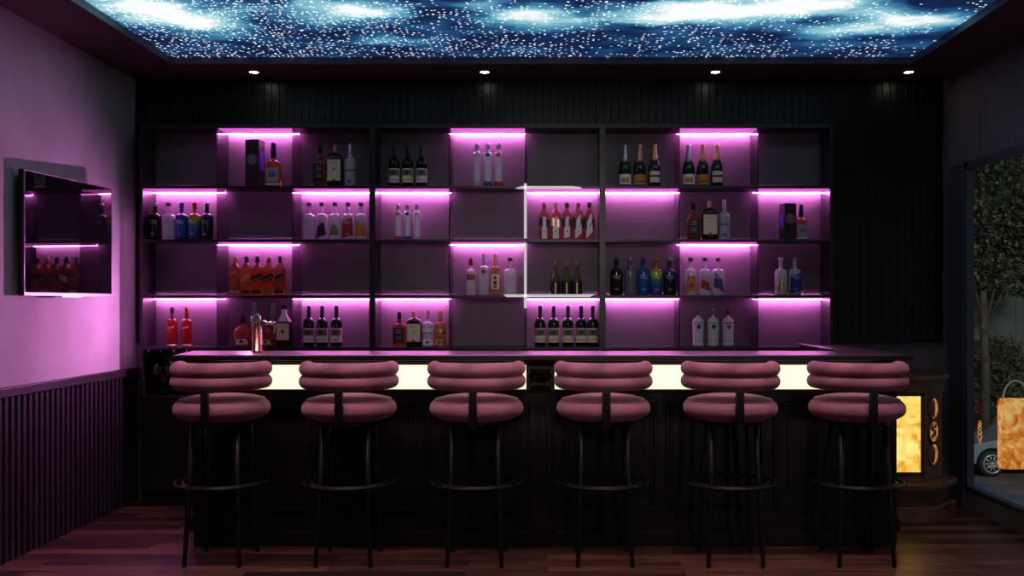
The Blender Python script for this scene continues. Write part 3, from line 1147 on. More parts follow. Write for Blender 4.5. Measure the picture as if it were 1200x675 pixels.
KIND = {
    'vodka': Prof(.253, .0418, .0418, body([(0, .93, .93, 2), (.02, 1, 1, 2), (.60, 1, 1, 2)], round_shoulder(.60, .705, 1, .33), [(.72, .31, .31, 2), (.93, .31, .31, 2), (.935, .36, .36, 2), (.965, .36, .36, 2)])),
    'wine': Prof(.272, .0375, .0375, body([(0, .95, .95, 2), (.015, 1, 1, 2), (.54, 1, 1, 2)], round_shoulder(.54, .70, 1, .40), [(.76, .34, .34, 2), (.97, .33, .33, 2)])),
    'champagne': Prof(.288, .0415, .0415, [(0, .95, .95, 2), (.015, 1, 1, 2), (.38, 1, 1, 2), (.47, .93, .93, 2), (.56, .76, .76, 2), (.66, .55, .55, 2), (.76, .42, .42, 2), (.86, .36, .36, 2), (.97, .33, .33, 2)]),
    'slim': Prof(.295, .031, .031, body([(0, .95, .95, 2), (.015, 1.0, 1.0, 2), (.2, .92, .92, 2), (.45, .88, .88, 2), (.72, 1.0, 1.0, 2)], round_shoulder(.72, .80, 1.0, .46), [(.82, .44, .44, 2), (.97, .44, .44, 2)])),
    'square': Prof(.270, .041, .041, body([(0, .95, .95, 7), (.015, 1, 1, 7), (.56, 1, 1, 7)], round_shoulder(.56, .66, 1, .46, 7, 2), [(.70, .40, .40, 2), (.78, .31, .31, 2), (.97, .30, .30, 2)])),
    'flat': Prof(.285, .050, .036, body([(0, .95, .95, 6), (.015, 1, 1, 6), (.66, 1, 1, 6)], round_shoulder(.66, .80, 1, .32, 6, 2), [(.83, .26, .34, 2), (.97, .25, .33, 2)])),
    'rum': Prof(.290, .0385, .0385, body([(0, .95, .95, 2), (.015, 1, 1, 2), (.57, 1, 1, 2)], round_shoulder(.57, .68, 1, .46), [(.73, .36, .36, 2), (.80, .33, .33, 2), (.97, .33, .33, 2)])),
    'flask': Prof(.218, .068, .042, [(0, .62, .8, 2), (.02, .68, .86, 2), (.10, .82, .94, 2), (.24, .97, 1, 2), (.36, 1, 1, 2), (.46, .94, .96, 2), (.55, .76, .85, 2), (.61, .50, .6, 2), (.66, .30, .42, 2), (.70, .24, .37, 2), (.97, .24, .36, 2)]),
    'walker': Prof(.262, .0362, .0362, [(0, .95, .95, 6), (.015, 1, 1, 6), (.63, 1, 1, 6), (.68, .92, .92, 5), (.75, .68, .68, 3.5), (.81, .44, .44, 2.5), (.84, .36, .36, 2), (.97, .34, .34, 2)]),
    'regal': Prof(.300, .046, .036, body([(0, .95, .95, 3), (.02, 1, 1, 3), (.48, 1, 1, 3)], round_shoulder(.48, .60, 1, .40, 3, 2), [(.64, .33, .40, 2), (.97, .30, .38, 2)])),
    'tall': Prof(.272, .0345, .0345, body([(0, .95, .95, 2), (.015, 1, 1, 2), (.60, 1, 1, 2)], round_shoulder(.60, .70, 1, .42), [(.74, .37, .37, 2), (.97, .36, .36, 2)])),
    'liqueur': Prof(.278, .050, .038, [(0, .95, .95, 4.5), (.015, 1, 1, 4.5), (.54, 1, 1, 4.5), (.60, .92, .92, 4), (.70, .60, .66, 3), (.76, .40, .48, 2), (.79, .34, .42, 2), (.97, .33, .42, 2)]),
    'smirn': Prof(.255, .0390, .0390, body([(0, .88, .88, 2), (.03, .97, .97, 2), (.07, 1, 1, 2), (.10, .93, .93, 2), (.14, .93, .93, 2), (.64, 1, 1, 2)], round_shoulder(.64, .76, 1, .34), [(.78, .30, .30, 2), (.97, .30, .30, 2)])),
    'stub': Prof(.240, .0335, .0335, [(0, .95, .95, 2), (.015, 1, 1, 2), (.42, 1, 1, 2), (.52, .84, .84, 2), (.64, .54, .54, 2), (.74, .38, .38, 2), (.84, .32, .32, 2), (.97, .30, .30, 2)]),
}
_cache = {}
_text = {}


def text_pts(s):
    if s not in _text:
        cu = bpy.data.curves.new('t', 'FONT')
        cu.body = s
        cu.size = 1.0
        cu.align_x = 'CENTER'
        cu.align_y = 'CENTER'
        cu.resolution_u = 1
        ob = bpy.data.objects.new('t', cu)
        COL.objects.link(ob)
        dg = bpy.context.evaluated_depsgraph_get()
        me = bpy.data.meshes.new_from_object(ob.evaluated_get(dg))
        _text[s] = ([tuple(v.co) for v in me.vertices], [tuple(p.vertices) for p in me.polygons])
        bpy.data.objects.remove(ob)
        bpy.data.curves.remove(cu)
        bpy.data.meshes.remove(me)
    return _text[s]


def body_mesh(kind, mname, scale):
    key = ('body', kind, mname)
    if key not in _cache:
        P = KIND[kind]
        mb = MB()
        n = 28
        zs = [p[0] for p in P.pts]
        rings = [[P.pt(2 * pi * k / n + .01, z) for k in range(n)] for z in zs]
        mb.loft(rings)
        o = mb.build('glass_body', MT[mname])
        _cache[key] = o.data
        bpy.data.objects.remove(o)
    return _cache[key]


def cap_mesh(kind, z0, mname, off):
    key = ('cap', kind, z0, mname, off)
    if key not in _cache:
        P = KIND[kind]
        mb = MB()
        n = 20
        zs = [z0] + [p[0] for p in P.pts if p[0] > z0 + .005] + [.985]
        rings = [[P.pt(2 * pi * k / n, z, off) for k in range(n)] for z in zs]
        rings.append([tuple(c * .82 if i < 2 else P.H * 1.0 for i, c in enumerate(p)) for p in rings[-1]])
        mb.loft(rings)
        o = mb.build('cap', MT[mname])
        _cache[key] = o.data
        bpy.data.objects.remove(o)
    return _cache[key]


def patch_mesh(kind, z0, z1, half, mname, slant=0.0, off=.0008, taper=0.0):
    key = ('patch', kind, z0, z1, half, mname, slant, off, taper)
    if key not in _cache:
        P = KIND[kind]
        mb = MB()
        nu, nv = 14, 6
        inner, outer = [], []
        for j in range(nv + 1):
            for i in range(nu + 1):
                u = -1 + 2 * i / nu
                tz = j / nv
                hw = half * (1 - taper * tz)
                zf = z0 + (z1 - z0) * tz + slant * u
                outer.append(P.pt(-pi / 2 + R(hw) * u, zf, off))
                inner.append(P.pt(-pi / 2 + R(hw) * u, zf, off - .0006))
        no = len(outer)

        def idx(i, j):
            return j * (nu + 1) + i
        fs = []
        for j in range(nv):
            for i in range(nu):
                q = (idx(i, j), idx(i + 1, j), idx(i + 1, j + 1), idx(i, j + 1))
                fs.append(q)
                fs.append(tuple(no + k for k in reversed(q)))
        edge = [idx(i, 0) for i in range(nu + 1)] + [idx(nu, j) for j in range(1, nv + 1)] + [idx(i, nv) for i in range(nu - 1, -1, -1)] + [idx(0, j) for j in range(nv - 1, 0, -1)]
        for k in range(len(edge)):
            a, b = edge[k], edge[(k + 1) % len(edge)]
            fs.append((a, no + a, no + b, b))
        mb.add(outer + inner, fs, 0, False)
        o = mb.build('paper_label', MT[mname])
        _cache[key] = o.data
        bpy.data.objects.remove(o)
    return _cache[key]


def disc_mesh(kind, zf, rad, mname, off=.0016, sides=20, sy=1.0):
    key = ('disc', kind, zf, rad, mname, off, sides, sy)
    if key not in _cache:
        P = KIND[kind]
        mb = MB()
        r0 = -P.pt(-pi / 2, zf)[1]
        rings = []
        for rr, oo in ((rad, off - .001), (rad, off), (rad * .5, off), (rad * .02, off)):
            ring = []
            for k in range(sides):
                a = 2 * pi * k / sides
                ring.append(P.pt(-pi / 2 + rr * cos(a) / r0, zf + rr * sy * sin(a) / P.H, oo))
            rings.append(ring)
        mb.loft(rings, True, 0, False)
        o = mb.build('emblem', MT[mname])
        _cache[key] = o.data
        bpy.data.objects.remove(o)
    return _cache[key]


def lettering_mesh(kind, lines, mname, off=.0014):
    """lines: (text, height fraction, letter size m)"""
    key = ('text', kind, tuple(lines), mname, off)
    if key not in _cache:
        P = KIND[kind]
        mb = MB()
        for s, zf, size in lines:
            vs, fs = text_pts(s)
            r0 = -P.pt(-pi / 2, zf)[1]
            e = P.at(zf)[2]
            out = []
            for x, y, _ in vs:
                if e > 2.5:
                    out.append((x * size, -r0 - off, zf * P.H + y * size))
                else:
                    out.append(P.pt(-pi / 2 + x * size / r0, zf + y * size / P.H, off))
            mb.add(out, fs)
        me = bpy.data.meshes.new('lettering')
        me.from_pydata(mb.v, [], mb.f)
        me.materials.append(MT[mname])
        _cache[key] = me
    return _cache[key]


def bottle(name, px, row, kind, glass, cap, label, cat, group, parts=(), sx=1.0, sz=1.0, yy=BYY, rz=0.0, base_px=None):
    """cap: (z0 fraction, material, offset); parts: ('label', z0, z1, half deg, mat, slant[, taper]) / ('emblem', zf, r, mat) / ('text', lines, mat)"""
    s = F / yy
    X = (px - VX) / s
    root = empty(name, (X, yy, SHZ[row] + .001), label, cat, group, rz)
    root.scale = (sx, sx, sz)
    link('glass_body', body_mesh(kind, glass, 1), root)
    link('cap', cap_mesh(kind, *cap), root)
    last = None
    for p in parts:
        if p[0] == 'label':
            last = link('paper_label', patch_mesh(kind, *p[1:5], *(p[5:6] or (0.0,)), .0008, *(p[6:7] or (0.0,))), root)
        elif p[0] == 'band':
            link('printed_band', patch_mesh(kind, *p[1:5], *(p[5:6] or (0.0,)), .0013), last or root)
        elif p[0] == 'emblem':
            link('emblem', disc_mesh(kind, *p[1:4], .0019, *(p[4:6] or (20, 1.0))), last or root)
        elif p[0] == 'text':
            link('lettering', lettering_mesh(kind, p[1], p[2], .0022), last or root)
    return root


# --- apothecary style vodka bottles
VT = (('ABSOLUT', .50, .0125), ('VODKA', .445, .0125))


def vodka(px, row, glass, capm, label, extra=(), textm='p_white', group=None, sz=1.0):
    parts = [('text', VT, textm), ('text', (('ABSOLUT', .16, .006), ('VODKA', .13, .006)), textm)] + list(extra)
    return bottle('vodka_bottle', px, row, 'vodka', glass, (.90, capm, .0012), label, 'bottle', group, parts, sz=sz)


g = 'round shouldered vodka bottles on the lit second shelf by the left wall'
vodka(182, 1, 'c_black', 'p_silver', 'black vodka bottle at the left end of the lit second shelf by the left wall', group=g)
vodka(197.5, 1, 'g_frost', 'p_mark', 'frosted pale vodka bottle between black and blue ones near the left wall', textm='p_mark', group=g)
vodka(213, 1, 'c_blue', 'p_blue', 'blue vodka bottle on the lit second shelf near the left wall', group=g)
vodka(228, 1, 'c_rainbow', 'p_red', 'rainbow striped vodka bottle on the lit second shelf near the left wall', group=g)
vodka(242.5, 1, 'c_holo', 'p_silver', 'dark iridescent vodka bottle right of the rainbow one near the left wall', group=g)
g = 'clear flavoured vodka bottles on the lit second shelf'
vodka(362, 1, 'g_clear', 'p_mark', 'clear vodka bottle with dark blue lettering, leftmost of five on the second shelf', textm='p_blue', group=g)
vodka(377, 1, 'g_clear', 'p_mark', 'clear vodka bottle with black splash print, second of five on second shelf', [('label', .08, .42, 60, 'p_black', .06, .5)], 'p_mark', g)
vodka(392.5, 1, 'g_clear', 'p_mark', 'clear vodka bottle with green print, middle of five on second shelf', [('label', .12, .40, 48, 'p_green', 0, .5)], 'p_mark', g)
vodka(408, 1, 'g_clear', 'p_mark', 'clear vodka bottle with red print on the second shelf', [('label', .08, .55, 62, 'p_red', .03, .2)], 'p_white', g)
vodka(423, 1, 'g_clear', 'p_mark', 'clear vodka bottle with orange print, rightmost of five on second shelf', [('label', .08, .44, 58, 'p_orange', .0, .3)], 'p_mark', g)
g = 'round shouldered vodka bottles on the dark third shelf'
vodka(722.5, 2, 'c_black', 'p_mark', 'black vodka bottle at the left end of the dark third shelf', group=g)
vodka(738.5, 2, 'c_grey', 'p_silver', 'smoky grey vodka bottle on the dark third shelf', textm='p_mark', group=g)
vodka(754, 2, 'c_blue', 'p_blue', 'blue vodka bottle on the dark third shelf beside the rainbow one', group=g)
vodka(769, 2, 'c_rainbow', 'p_rosegold', 'rainbow striped vodka bottle on the dark third shelf', group=g)
vodka(784.5, 2, 'c_holo', 'p_silver', 'dark iridescent vodka bottle right of the rainbow one on the third shelf', group=g)
g = 'flavoured vodka bottles on the lit third shelf'
vodka(809.5, 2, 'g_clear', 'p_mark', 'clear vodka bottle with red and orange flower print on the lit third shelf', [('label', .10, .50, 62, 'p_orange', .05, .3), ('emblem', .25, .016, 'p_red')], 'p_mark', g)
vodka(826, 2, 'g_clear', 'p_mark', 'clear vodka bottle with crimson berry print, middle of three on the lit third shelf', [('label', .14, .38, 55, 'p_red', -.05, .4)], 'p_red', g)
vodka(841.5, 2, 'g_clear', 'p_mark', 'clear vodka bottle with blue print, right of three on the lit third shelf', [('label', .14, .50, 58, 'p_blue', -.10, .4)], 'p_white', g)
g = 'pale vodka bottles on the third shelf at the right end'
vodka(915, 2, 'c_white', 'p_white', 'pale pink vodka bottle, left of the pair at the right end of the third shelf', [('label', .10, .36, 40, 'p_gold', -.03, .5)], 'p_grey', g)
vodka(931.5, 2, 'g_frost', 'p_silver', 'pale bottle with dark blue print, right of the pair on the third shelf', [('label', .08, .55, 65, 'p_blue', .05, .2)], 'p_white', g)
bottle('vodka_bottle', 598, 2, 'vodka', 'g_clear', (.90, 'p_mark', .0012), 'clear wide vodka bottle with blue lettering beside the white edge strip', 'bottle', None, [('text', VT, 'p_blue')], sx=1.08)


# --- wine bottles
def wine(px, row, label, group, graphic='p_mark'):
    return bottle('wine_bottle', px, row, 'wine', 'g_wine', (.72, 'c_black', .0007), label, 'bottle', group,
                  [('label', .10, .45, 86, 'p_cream'), ('band', .27, .42, 62, 'p_taupe'), ('emblem', .345, .015, 'p_mark'), ('band', .16, .175, 46, 'p_taupe')])


for i, px in enumerate((462, 477.7, 494)):
    wine(px, 0, '%s of the three dark wine bottles on the unlit top shelf' % ordinal(i, 3), 'three wine bottles on the top shelf')
for i, px in enumerate((362, 377.5, 394.3)):
    wine(px, 3, '%s of the three dark wine bottles on the bottom shelf beside the cream labelled liqueur' % ordinal(i, 3), 'three wine bottles on the bottom shelf')
for i, px in enumerate((633, 648.7, 665.5, 681, 694.5)):
    wine(px, 3, '%s of the five dark wine bottles on the bottom shelf' % ordinal(i, 5), 'five wine bottles on the bottom shelf')

# --- champagne
for grp, row_x, where in (('champagne bottles on the unlit top shelf', (732.5, 749.5, 767), 'on the unlit top shelf'), ('champagne bottles on the lit top shelf', (807, 823.5, 840), 'in the lit top compartment')):
    bottle('champagne_bottle', row_x[0], 0, 'champagne', 'g_green', (.58, 'p_silver', .001), 'champagne bottle with silver foil and white label ' + where, 'bottle', grp, [('label', .05, .29, 80, 'p_white'), ('band', .09, .20, 34, 'p_orange')])
    bottle('champagne_bottle', row_x[1], 0, 'champagne', 'g_green', (.58, 'p_rosegold', .001), 'champagne bottle with orange label and copper foil ' + where, 'bottle', grp, [('label', .04, .28, 84, 'p_orange'), ('band', .10, .13, 40, 'p_mark')])
    bottle('champagne_bottle', row_x[2], 0, 'champagne', 'g_green', (.62, 'p_gold', .001), 'champagne bottle with gold foil and small cream label ' + where, 'bottle', grp, [('label', .10, .36, 54, 'p_cream'), ('band', .22, .27, 54, 'p_mark')])

# --- slim vodka with round badge
for i, (px, mm) in enumerate(((559, 'p_grey'), (571.7, 'p_blue'), (584, 'p_red'))):
    bottle('vodka_bottle', px, 0, 'slim', 'g_frost', (.86, 'p_silver', .0012), 'tall slim frosted vodka bottle with %s round badge on the lit top shelf' % ('grey', 'blue', 'red')[i], 'bottle', 'slim vodka bottles on the lit top shelf', [('emblem', .72, .014, mm), ('label', .02, .12, 80, (('p_grey', 'p_blue', 'p_red')[i]))])
for i, (px, mm) in enumerate(((466.5, 'p_red'), (477.6, 'p_blue'), (488.5, 'p_grey'))):
    bottle('vodka_bottle', px, 1, 'slim', 'g_frost', (.86, 'p_silver', .0012), 'small slim frosted vodka bottle with %s round badge on the lit second shelf' % ('red', 'blue', 'grey')[i], 'bottle', 'slim vodka bottles on the lit second shelf', [('emblem', .72, .014, mm), ('label', .02, .10, 80, (('p_red', 'p_blue', 'p_grey')[i]))], sx=.86, sz=.82)


# --- square whiskey, brown flat bottle, clear bottle sets
def square_whiskey(px, row, label, group, sz=1.0, sx=1.0):
    bottle('whiskey_bottle', px, row, 'square', 'g_amber', (.80, 'c_black', .001), label, 'bottle', group,
           [('label', .10, .54, 44, 'p_black'), ('text', (("JACK", .47, .0125), ("DANIEL'S", .41, .0105), ('Tennessee', .30, .008), ('WHISKEY', .24, .0095)), 'p_white'), ('label', .70, .74, 170, 'p_black')], sz=sz, sx=sx)


def flat_brown(px, row, label, group, sz=1.0, sx=1.0):
    bottle('whisky_bottle', px, row, 'flat', 'g_brown', (.82, 'p_rosegold', .001), label, 'bottle', group,
           [('label', .14, .64, 53, 'p_cream'), ('text', (("Ballantine's", .56, .0125),), 'p_mark'), ('emblem', .40, .010, 'p_rosegold'), ('emblem', .155, .009, 'p_red')], sz=sz, sx=sx)


def clear_spirit(px, row, label, group, glass='g_clear', sz=1.0, lab='p_grey', capm='p_silver', sx=1.0):
    bottle('spirit_bottle', px, row, 'rum', glass, (.76, capm, .001), label, 'bottle', group,
           [('label', .34, .50, 66, lab), ('band', .36, .39, 60, 'p_mark'), ('label', .04, .20, 66, lab), ('emblem', .12, .011, 'p_indigo')], sz=sz, sx=sx)


g = 'three spirits on the unlit top shelf'
square_whiskey(375, 0, 'square amber whiskey bottle with black label on the unlit top shelf', g, 1.03)
flat_brown(392.5, 0, 'brown bottle with large cream label on the unlit top shelf', g, 1.0)
clear_spirit(410.5, 0, 'clear spirit bottle with grey labels on the unlit top shelf', g, sz=1.0)
g = 'three spirits on the unlit second shelf'
square_whiskey(812.5, 1, 'square amber whiskey bottle with black label on the second shelf under the champagne', g, .94)
flat_brown(831.5, 1, 'dark bottle with large dull label on the second shelf under the champagne', g, .93, 1.03)
clear_spirit(848.5, 1, 'clear spirit bottle with pale labels on the second shelf under the champagne', g, sz=.94)
g = 'four spirits on the lit bottom shelf'
square_whiskey(468, 3, 'square amber whiskey bottle with black label on the lit bottom shelf', g, .86)
flat_brown(485.5, 3, 'brown bottle with large cream label on the lit bottom shelf', g, .83)
clear_spirit(501.5, 3, 'clear tequila bottle with white label on the lit bottom shelf', g, sz=.83, lab='p_white', capm='p_pink')
clear_spirit(516, 3, 'golden tequila bottle with cream labels on the lit bottom shelf', g, 'g_gold', sz=.83, lab='p_gold', capm='p_rosegold')

# --- mixed bottles on the lit middle shelf
g = 'four mixed bottles on the lit middle shelf'
bottle('vodka_bottle', 552, 2, 'tall', 'g_clear', (.80, 'p_red', .001), 'clear vodka bottle with red cap and red shield label on the middle shelf', 'bottle', g, [('label', .40, .56, 50, 'p_red', 0, -.1), ('text', (('SMIRNOFF', .50, .0075),), 'p_white'), ('band', .12, .18, 45, 'p_grey')], sz=.915)
bottle('vodka_bottle', 567, 2, 'tall', 'g_clear', (.72, 'p_grey', .001), 'tall clear vodka bottle with dark round seal on the middle shelf', 'bottle', g, [('emblem', .56, .014, 'p_mark'), ('label', .40, .43, 60, 'p_grey'), ('label', .10, .18, 60, 'p_grey')], sz=1.03)
bottle('whisky_bottle', 580.5, 2, 'tall', 'g_gold', (.72, 'p_rosegold', .001), 'amber bottle with dark pattern and copper foil neck on the middle shelf', 'bottle', g, [('label', .14, .50, 58, 'p_cream'), ('emblem', .42, .012, 'p_mark'), ('emblem', .30, .014, 'p_mark'), ('emblem', .21, .011, 'p_red')], sz=1.02, sx=.92)

# --- slanted label whisky, middle row left
for i, px in enumerate((276, 289, 302, 315, 328)):
    labm = ('p_red', 'p_gold', 'p_black', 'p_black', 'p_black')[i]
    bottle('whisky_bottle', px, 2, 'walker', 'g_honey' if i in (0, 1, 4) else 'g_amber', (.84, ('p_gold', 'p_mark', 'p_mark', 'p_gold', 'p_mark')[i], .001),
           '%s of five amber whisky bottles with slanted labels on the third shelf' % ordinal(i, 5), 'bottle', 'five amber whisky bottles on the lit third shelf',
           [('label', .36, .52, 46, labm, .055), ('band', .40, .42, 40, 'p_gold', .05), ('label', .04, .13, 44, ('p_gold', 'p_black', 'p_black', 'p_green', 'p_black')[i])])
# --- rose bottles with white splash labels
for i, px in enumerate((638, 651.3, 664.5, 677.6, 690.5)):
    bottle('whisky_bottle', px, 1, 'walker', 'g_rose', (.86, ('p_rosegold', 'p_pink', 'p_mark', 'p_rosegold', 'p_mark')[i], .001),
           '%s of five rose whisky bottles with torn white labels on the second shelf' % ordinal(i, 5), 'bottle', 'five rose whisky bottles on the second shelf',
           [('label', .34, .56, 52, ('p_black', 'p_rosegold', 'p_black', 'p_black', 'p_black')[i], -.04), ('label', (.03, .03, .06, .10, .12)[i], .34, (24, 28, 26, 30, 30)[i], 'p_white', (.0, .0, .03, .07, .09)[i]),
            ('band', .34, .60, (16, 17, 17, 20, 22)[i], 'p_white', (.0, .02, .03, .07, .12)[i]), ('emblem', .22, .008, ('p_pink', 'p_pink', 'p_pink', 'p_pink', 'p_cream')[i])], sz=.965)

# --- small dark bottles with gold green tops
for i, px in enumerate((651, 664, 676)):
    bottle('sparkling_wine_bottle', px, 2, 'stub', 'g_olive', (.84, 'p_gold' if i else 'p_rosegold', .001), '%s of three small bottles with black lower halves on the middle shelf' % ordinal(i, 3), 'bottle',
           'three small dark bottles on the middle shelf', [('label', .01, .40, 172, 'p_black'), ('band', .05, .36, 4, 'p_gold')], sz=.96)

# --- gift boxes and their whisky


def gift_box(px, row, side, label, w, h, yy):
    s = F / yy
    root = empty('gift_box', ((px - VX) / s, yy, SHZ[row] + .001), label, 'box', 'black whisky gift boxes')
    m = MB(); m.box(-w / 2, w / 2, -.045, .045, 0, h); m.build('carton', MT['p_black'], root, bevel=.001)
    m = MB()
    for rr, r2, n_ in ((.0, .008, 1), (.013, .005, 8), (.023, .0052, 13), (.032, .0045, 19)):
        for k in range(n_):
            a = 2 * pi * k / n_ + rr * 9
            m.loft([[(rr * cos(a) + r2 * q_ * cos(2 * pi * j / 8), -.045 - o_, h * .58 + rr * sin(a) + r2 * q_ * sin(2 * pi * j / 8)) for j in range(8)] for q_, o_ in ((1, 0), (.8, .0012), (.1, .0015))])
    m.build('emblem', MT['p_dim'], root)
    for s_, zf, size in (('CHIVAS', .88, .011), ('18', .10, .018)):
        vs, fs = text_pts(s_)
        me = bpy.data.meshes.new('lettering')
        me.from_pydata([(x * size, -.0462, h * zf + y * size) for x, y, _ in vs], [], fs)
        me.materials.append(MT['p_dim'])
        link('lettering', me, root)
    m = MB(); sx = w / 2 if side > 0 else -w / 2
    m.box(min(sx, sx + side * .0008), max(sx, sx + side * .0008), -.030, .030, h * .35, h * .75)
    m.build('side_print', MT['p_violet'], root)
    root.rotation_euler = (0, 0, R(-side * 10))


gift_box(299, 0, 1, 'black whisky gift box with grey emblem on the lit top shelf', .098, .315, 6.62)
gift_box(923, 1, -1, 'black whisky gift box with grey emblem on the second shelf at right', .082, .243, 6.62)


def regal(px, row, label, sz, sx):
    bottle('whisky_bottle', px, row, 'regal', 'g_amber', (.66, 'p_indigo', .0014), label, 'bottle', 'blue capped whisky beside gift boxes',
           [('label', .10, .42, 55, 'p_grey'), ('emblem', .27, .017, 'p_indigo'), ('emblem', .275, .008, 'p_silver'), ('label', .03, .08, 60, 'p_cream')], sz=sz, sx=sx)


regal(320.5, 0, 'amber whisky bottle with dark blue cap beside the top shelf gift box', 1.0, 1.1)
regal(939, 1, 'amber whisky bottle with dark blue cap beside the right hand gift box', .80, .86)

# --- bottom row oddments
g = 'two red bottles on the bottom shelf by the left wall'
for i, px in enumerate((201.8, 218.8)):
    bottle('liqueur_bottle', px, 3, 'tall', 'g_red', (.84, 'p_red' if i else 'p_mark', .001), 'slim red spirit bottle, %s of the pair on the bottom shelf by the left wall' % ordinal(i, 2), 'bottle', g, [('label', .46, .50, 40, 'p_rosegold', .02), ('label', .02, .06, 80, 'p_cream')], sx=.98, sz=.97)
for i, (px, sx) in enumerate(((285, 1.0), (312.5, .80))):
    bottle('cognac_bottle', px, 3, 'flask', 'g_cognac', (.72, ('p_mark', 'p_indigo')[i], .001), ('large round cognac flask left of the beer tap', 'smaller round cognac flask behind the beer tap')[i], 'bottle', 'round cognac flasks behind the tap',
           [('label', .06, .24, 62, 'p_cream', 0, .35), ('emblem', .16, .012, 'p_mark'), ('label', .86, .90, 170, 'p_grey')], sx=sx, sz=(1.0, .86)[i])
bottle('liqueur_bottle', 333, 3, 'liqueur', 'g_brown', (.92, 'c_black', .0012), 'stout dark liqueur bottle with cream label and white neck on the bottom shelf', 'bottle', None,
       [('label', .16, .56, 50, 'p_cream'), ('emblem', .36, .011, 'p_mark'), ('label', .60, .90, 178, 'p_white'), ('label', .20, .22, 48, 'p_gold')])
for i, px in enumerate((818, 835.5, 853)):
    bottle('vodka_bottle', px, 3, 'smirn', 'c_white', (.82, ('p_green', 'p_rosegold', 'p_red')[i], .001), 'white vodka bottle with %s on the unlit bottom shelf' % ('dark crest and green cap', 'dark crest and copper cap', 'red crest and red cap')[i], 'bottle', 'three white vodka bottles on the bottom shelf',
           [('emblem', .52, .015, ('p_mark', 'p_mark', 'p_red')[i], 6, 1.15), ('band', .61, .64, 60, ('p_grey', 'p_grey', 'p_red')[i]), ('band', .14, .16, 70, 'p_grey')])

# ------------------------------------------------------------------ outside the window
GZ = -3.02
m = MB(); m.box(XR + .15, 60, -10, 60, GZ - .1, GZ)
tag(m.build('street_ground', MT['asphalt']), kind='structure')
m = MB(); m.box(XR + .06, XR + .30, 1.0, 7.6, -.05, .10)
m.box(XR + .055, XR + .28, 1.0, 7.6, GZ, -.05)
tag(m.build('stone_ledge', MT['stone'], bevel=.01), 'pale stone ledge outside the shop window', kind='structure')
m = MB(); m.box(6.0, 26.0, 27.4, 34.0, GZ, GZ + .14)
tag(m.build('pavement', MT['pave'], bevel=.02), 'far pavement behind the parked car', kind='structure')

# far facade
fa = empty('building', (16, 34, GZ), 'dim grey green building facade beyond the trees', 'building')
m = MB(); m.box(-12, 14, 0, 3, 0, 12); m.build('wall', MT['facade'], fa)
for k in range(8):
    for lv in range(3):
        xx = -11 + k * 3.1
        m = MB(); m.box(xx, xx + 1.5, -.06, .02, .9 + lv * 3.6, 3.1 + lv * 3.6)
        wf = m.build('window', MT['facade_dark'], fa)
        m = MB()
        m.box(xx - .1, xx + 1.6, -.12, -.06, .75 + lv * 3.6, .9 + lv * 3.6)
        m.box(xx + .71, xx + .79, -.10, -.06, .9 + lv * 3.6, 3.1 + lv * 3.6)
        m.build('window_frame', MT['facade'], wf)


def leaves(n, crowns, size, seed):
    rnd = random.Random(seed)
    mb = MB()
    for _ in range(n):
        cx, cy, cz, rx, ry, rz_ = rnd.choice(crowns)
        while True:
            a, b, c = rnd.uniform(-1, 1), rnd.uniform(-1, 1), rnd.uniform(-1, 1)
            d = a * a + b * b + c * c
            if .18 < d < 1:
                break
        p = Vector((cx + a * rx, cy + b * ry, cz + c * rz_))
        t = Vector((rnd.uniform(-1, 1), rnd.uniform(-1, 1), rnd.uniform(-1, .4))).normalized()
        u = t.cross(Vector((rnd.uniform(-1, 1), rnd.uniform(-1, 1), 1))).normalized()
        L_ = size * rnd.uniform(.7, 1.4)
        W_ = L_ * .38
        mb.add([p, p + t * L_ * .5 + u * W_, p + t * L_, p + t * L_ * .5 - u * W_], [(0, 1, 2, 3)], rnd.choice((0, 0, 1, 2)))
    return mb


def tree(loc, label, n, crowns, trunk_h, seed, mats, size=.13, k=1.35):
    crowns = [tuple(v * k for v in c) for c in crowns]
    t = empty('tree', loc, label, 'tree', 'trees across the street')
    mb = MB()
    mb.tube([(0, 0, 0), (.04, 0, trunk_h * .5), (-.03, .03, trunk_h), (.05, 0, trunk_h + 1.6)], [.15, .12, .10, .05], 10)
    for cx, cy, cz, *_r in crowns[:5]:
        mb.tube([(0, 0, trunk_h * .8), (cx * .5, cy * .5, (trunk_h * .8 + cz) / 2), (cx, cy, cz)], [.05, .035, .015], 7)
    mb.build('trunk', MT['bark'], t)
    leaves(n, crowns, size, seed).build('foliage', mats, t)


tree((12.6, 28.2, GZ + .14), 'leafy street tree with its trunk showing left of the amber bag reflection', 16000,
     [(0, 0, 5.6, 1.5, 1.3, 1.1), (-.9, .2, 6.6, 1.3, 1.2, 1.0), (.9, -.1, 6.5, 1.3, 1.2, 1.0), (.1, .3, 7.6, 1.6, 1.3, 1.0), (1.3, 0, 5.2, 1.0, 1.0, .7), (-.8, 0, 5.1, .9, .9, .6), (.4, 0, 4.7, .9, .8, .5), (-.6, 0, 4.0, 1.0, .9, .6), (.7, 0, 3.9, 1.1, .9, .6)], 4.4, 11, [MT['leaf_a'], MT['leaf_b'], MT['leaf_c']])
tree((18.2, 30.4, GZ + .0), 'darker street tree standing farther right across the street', 9000,
     [(0, 0, 5.8, 1.7, 1.3, 1.4), (-1.0, .2, 7.0, 1.4, 1.2, 1.2), (1.0, -.1, 7.0, 1.4, 1.2, 1.2), (.1, .3, 8.2, 1.6, 1.3, 1.0)], 4.4, 12, [MT['leaf_c'], MT['leaf_a'], MT['leaf_c']])
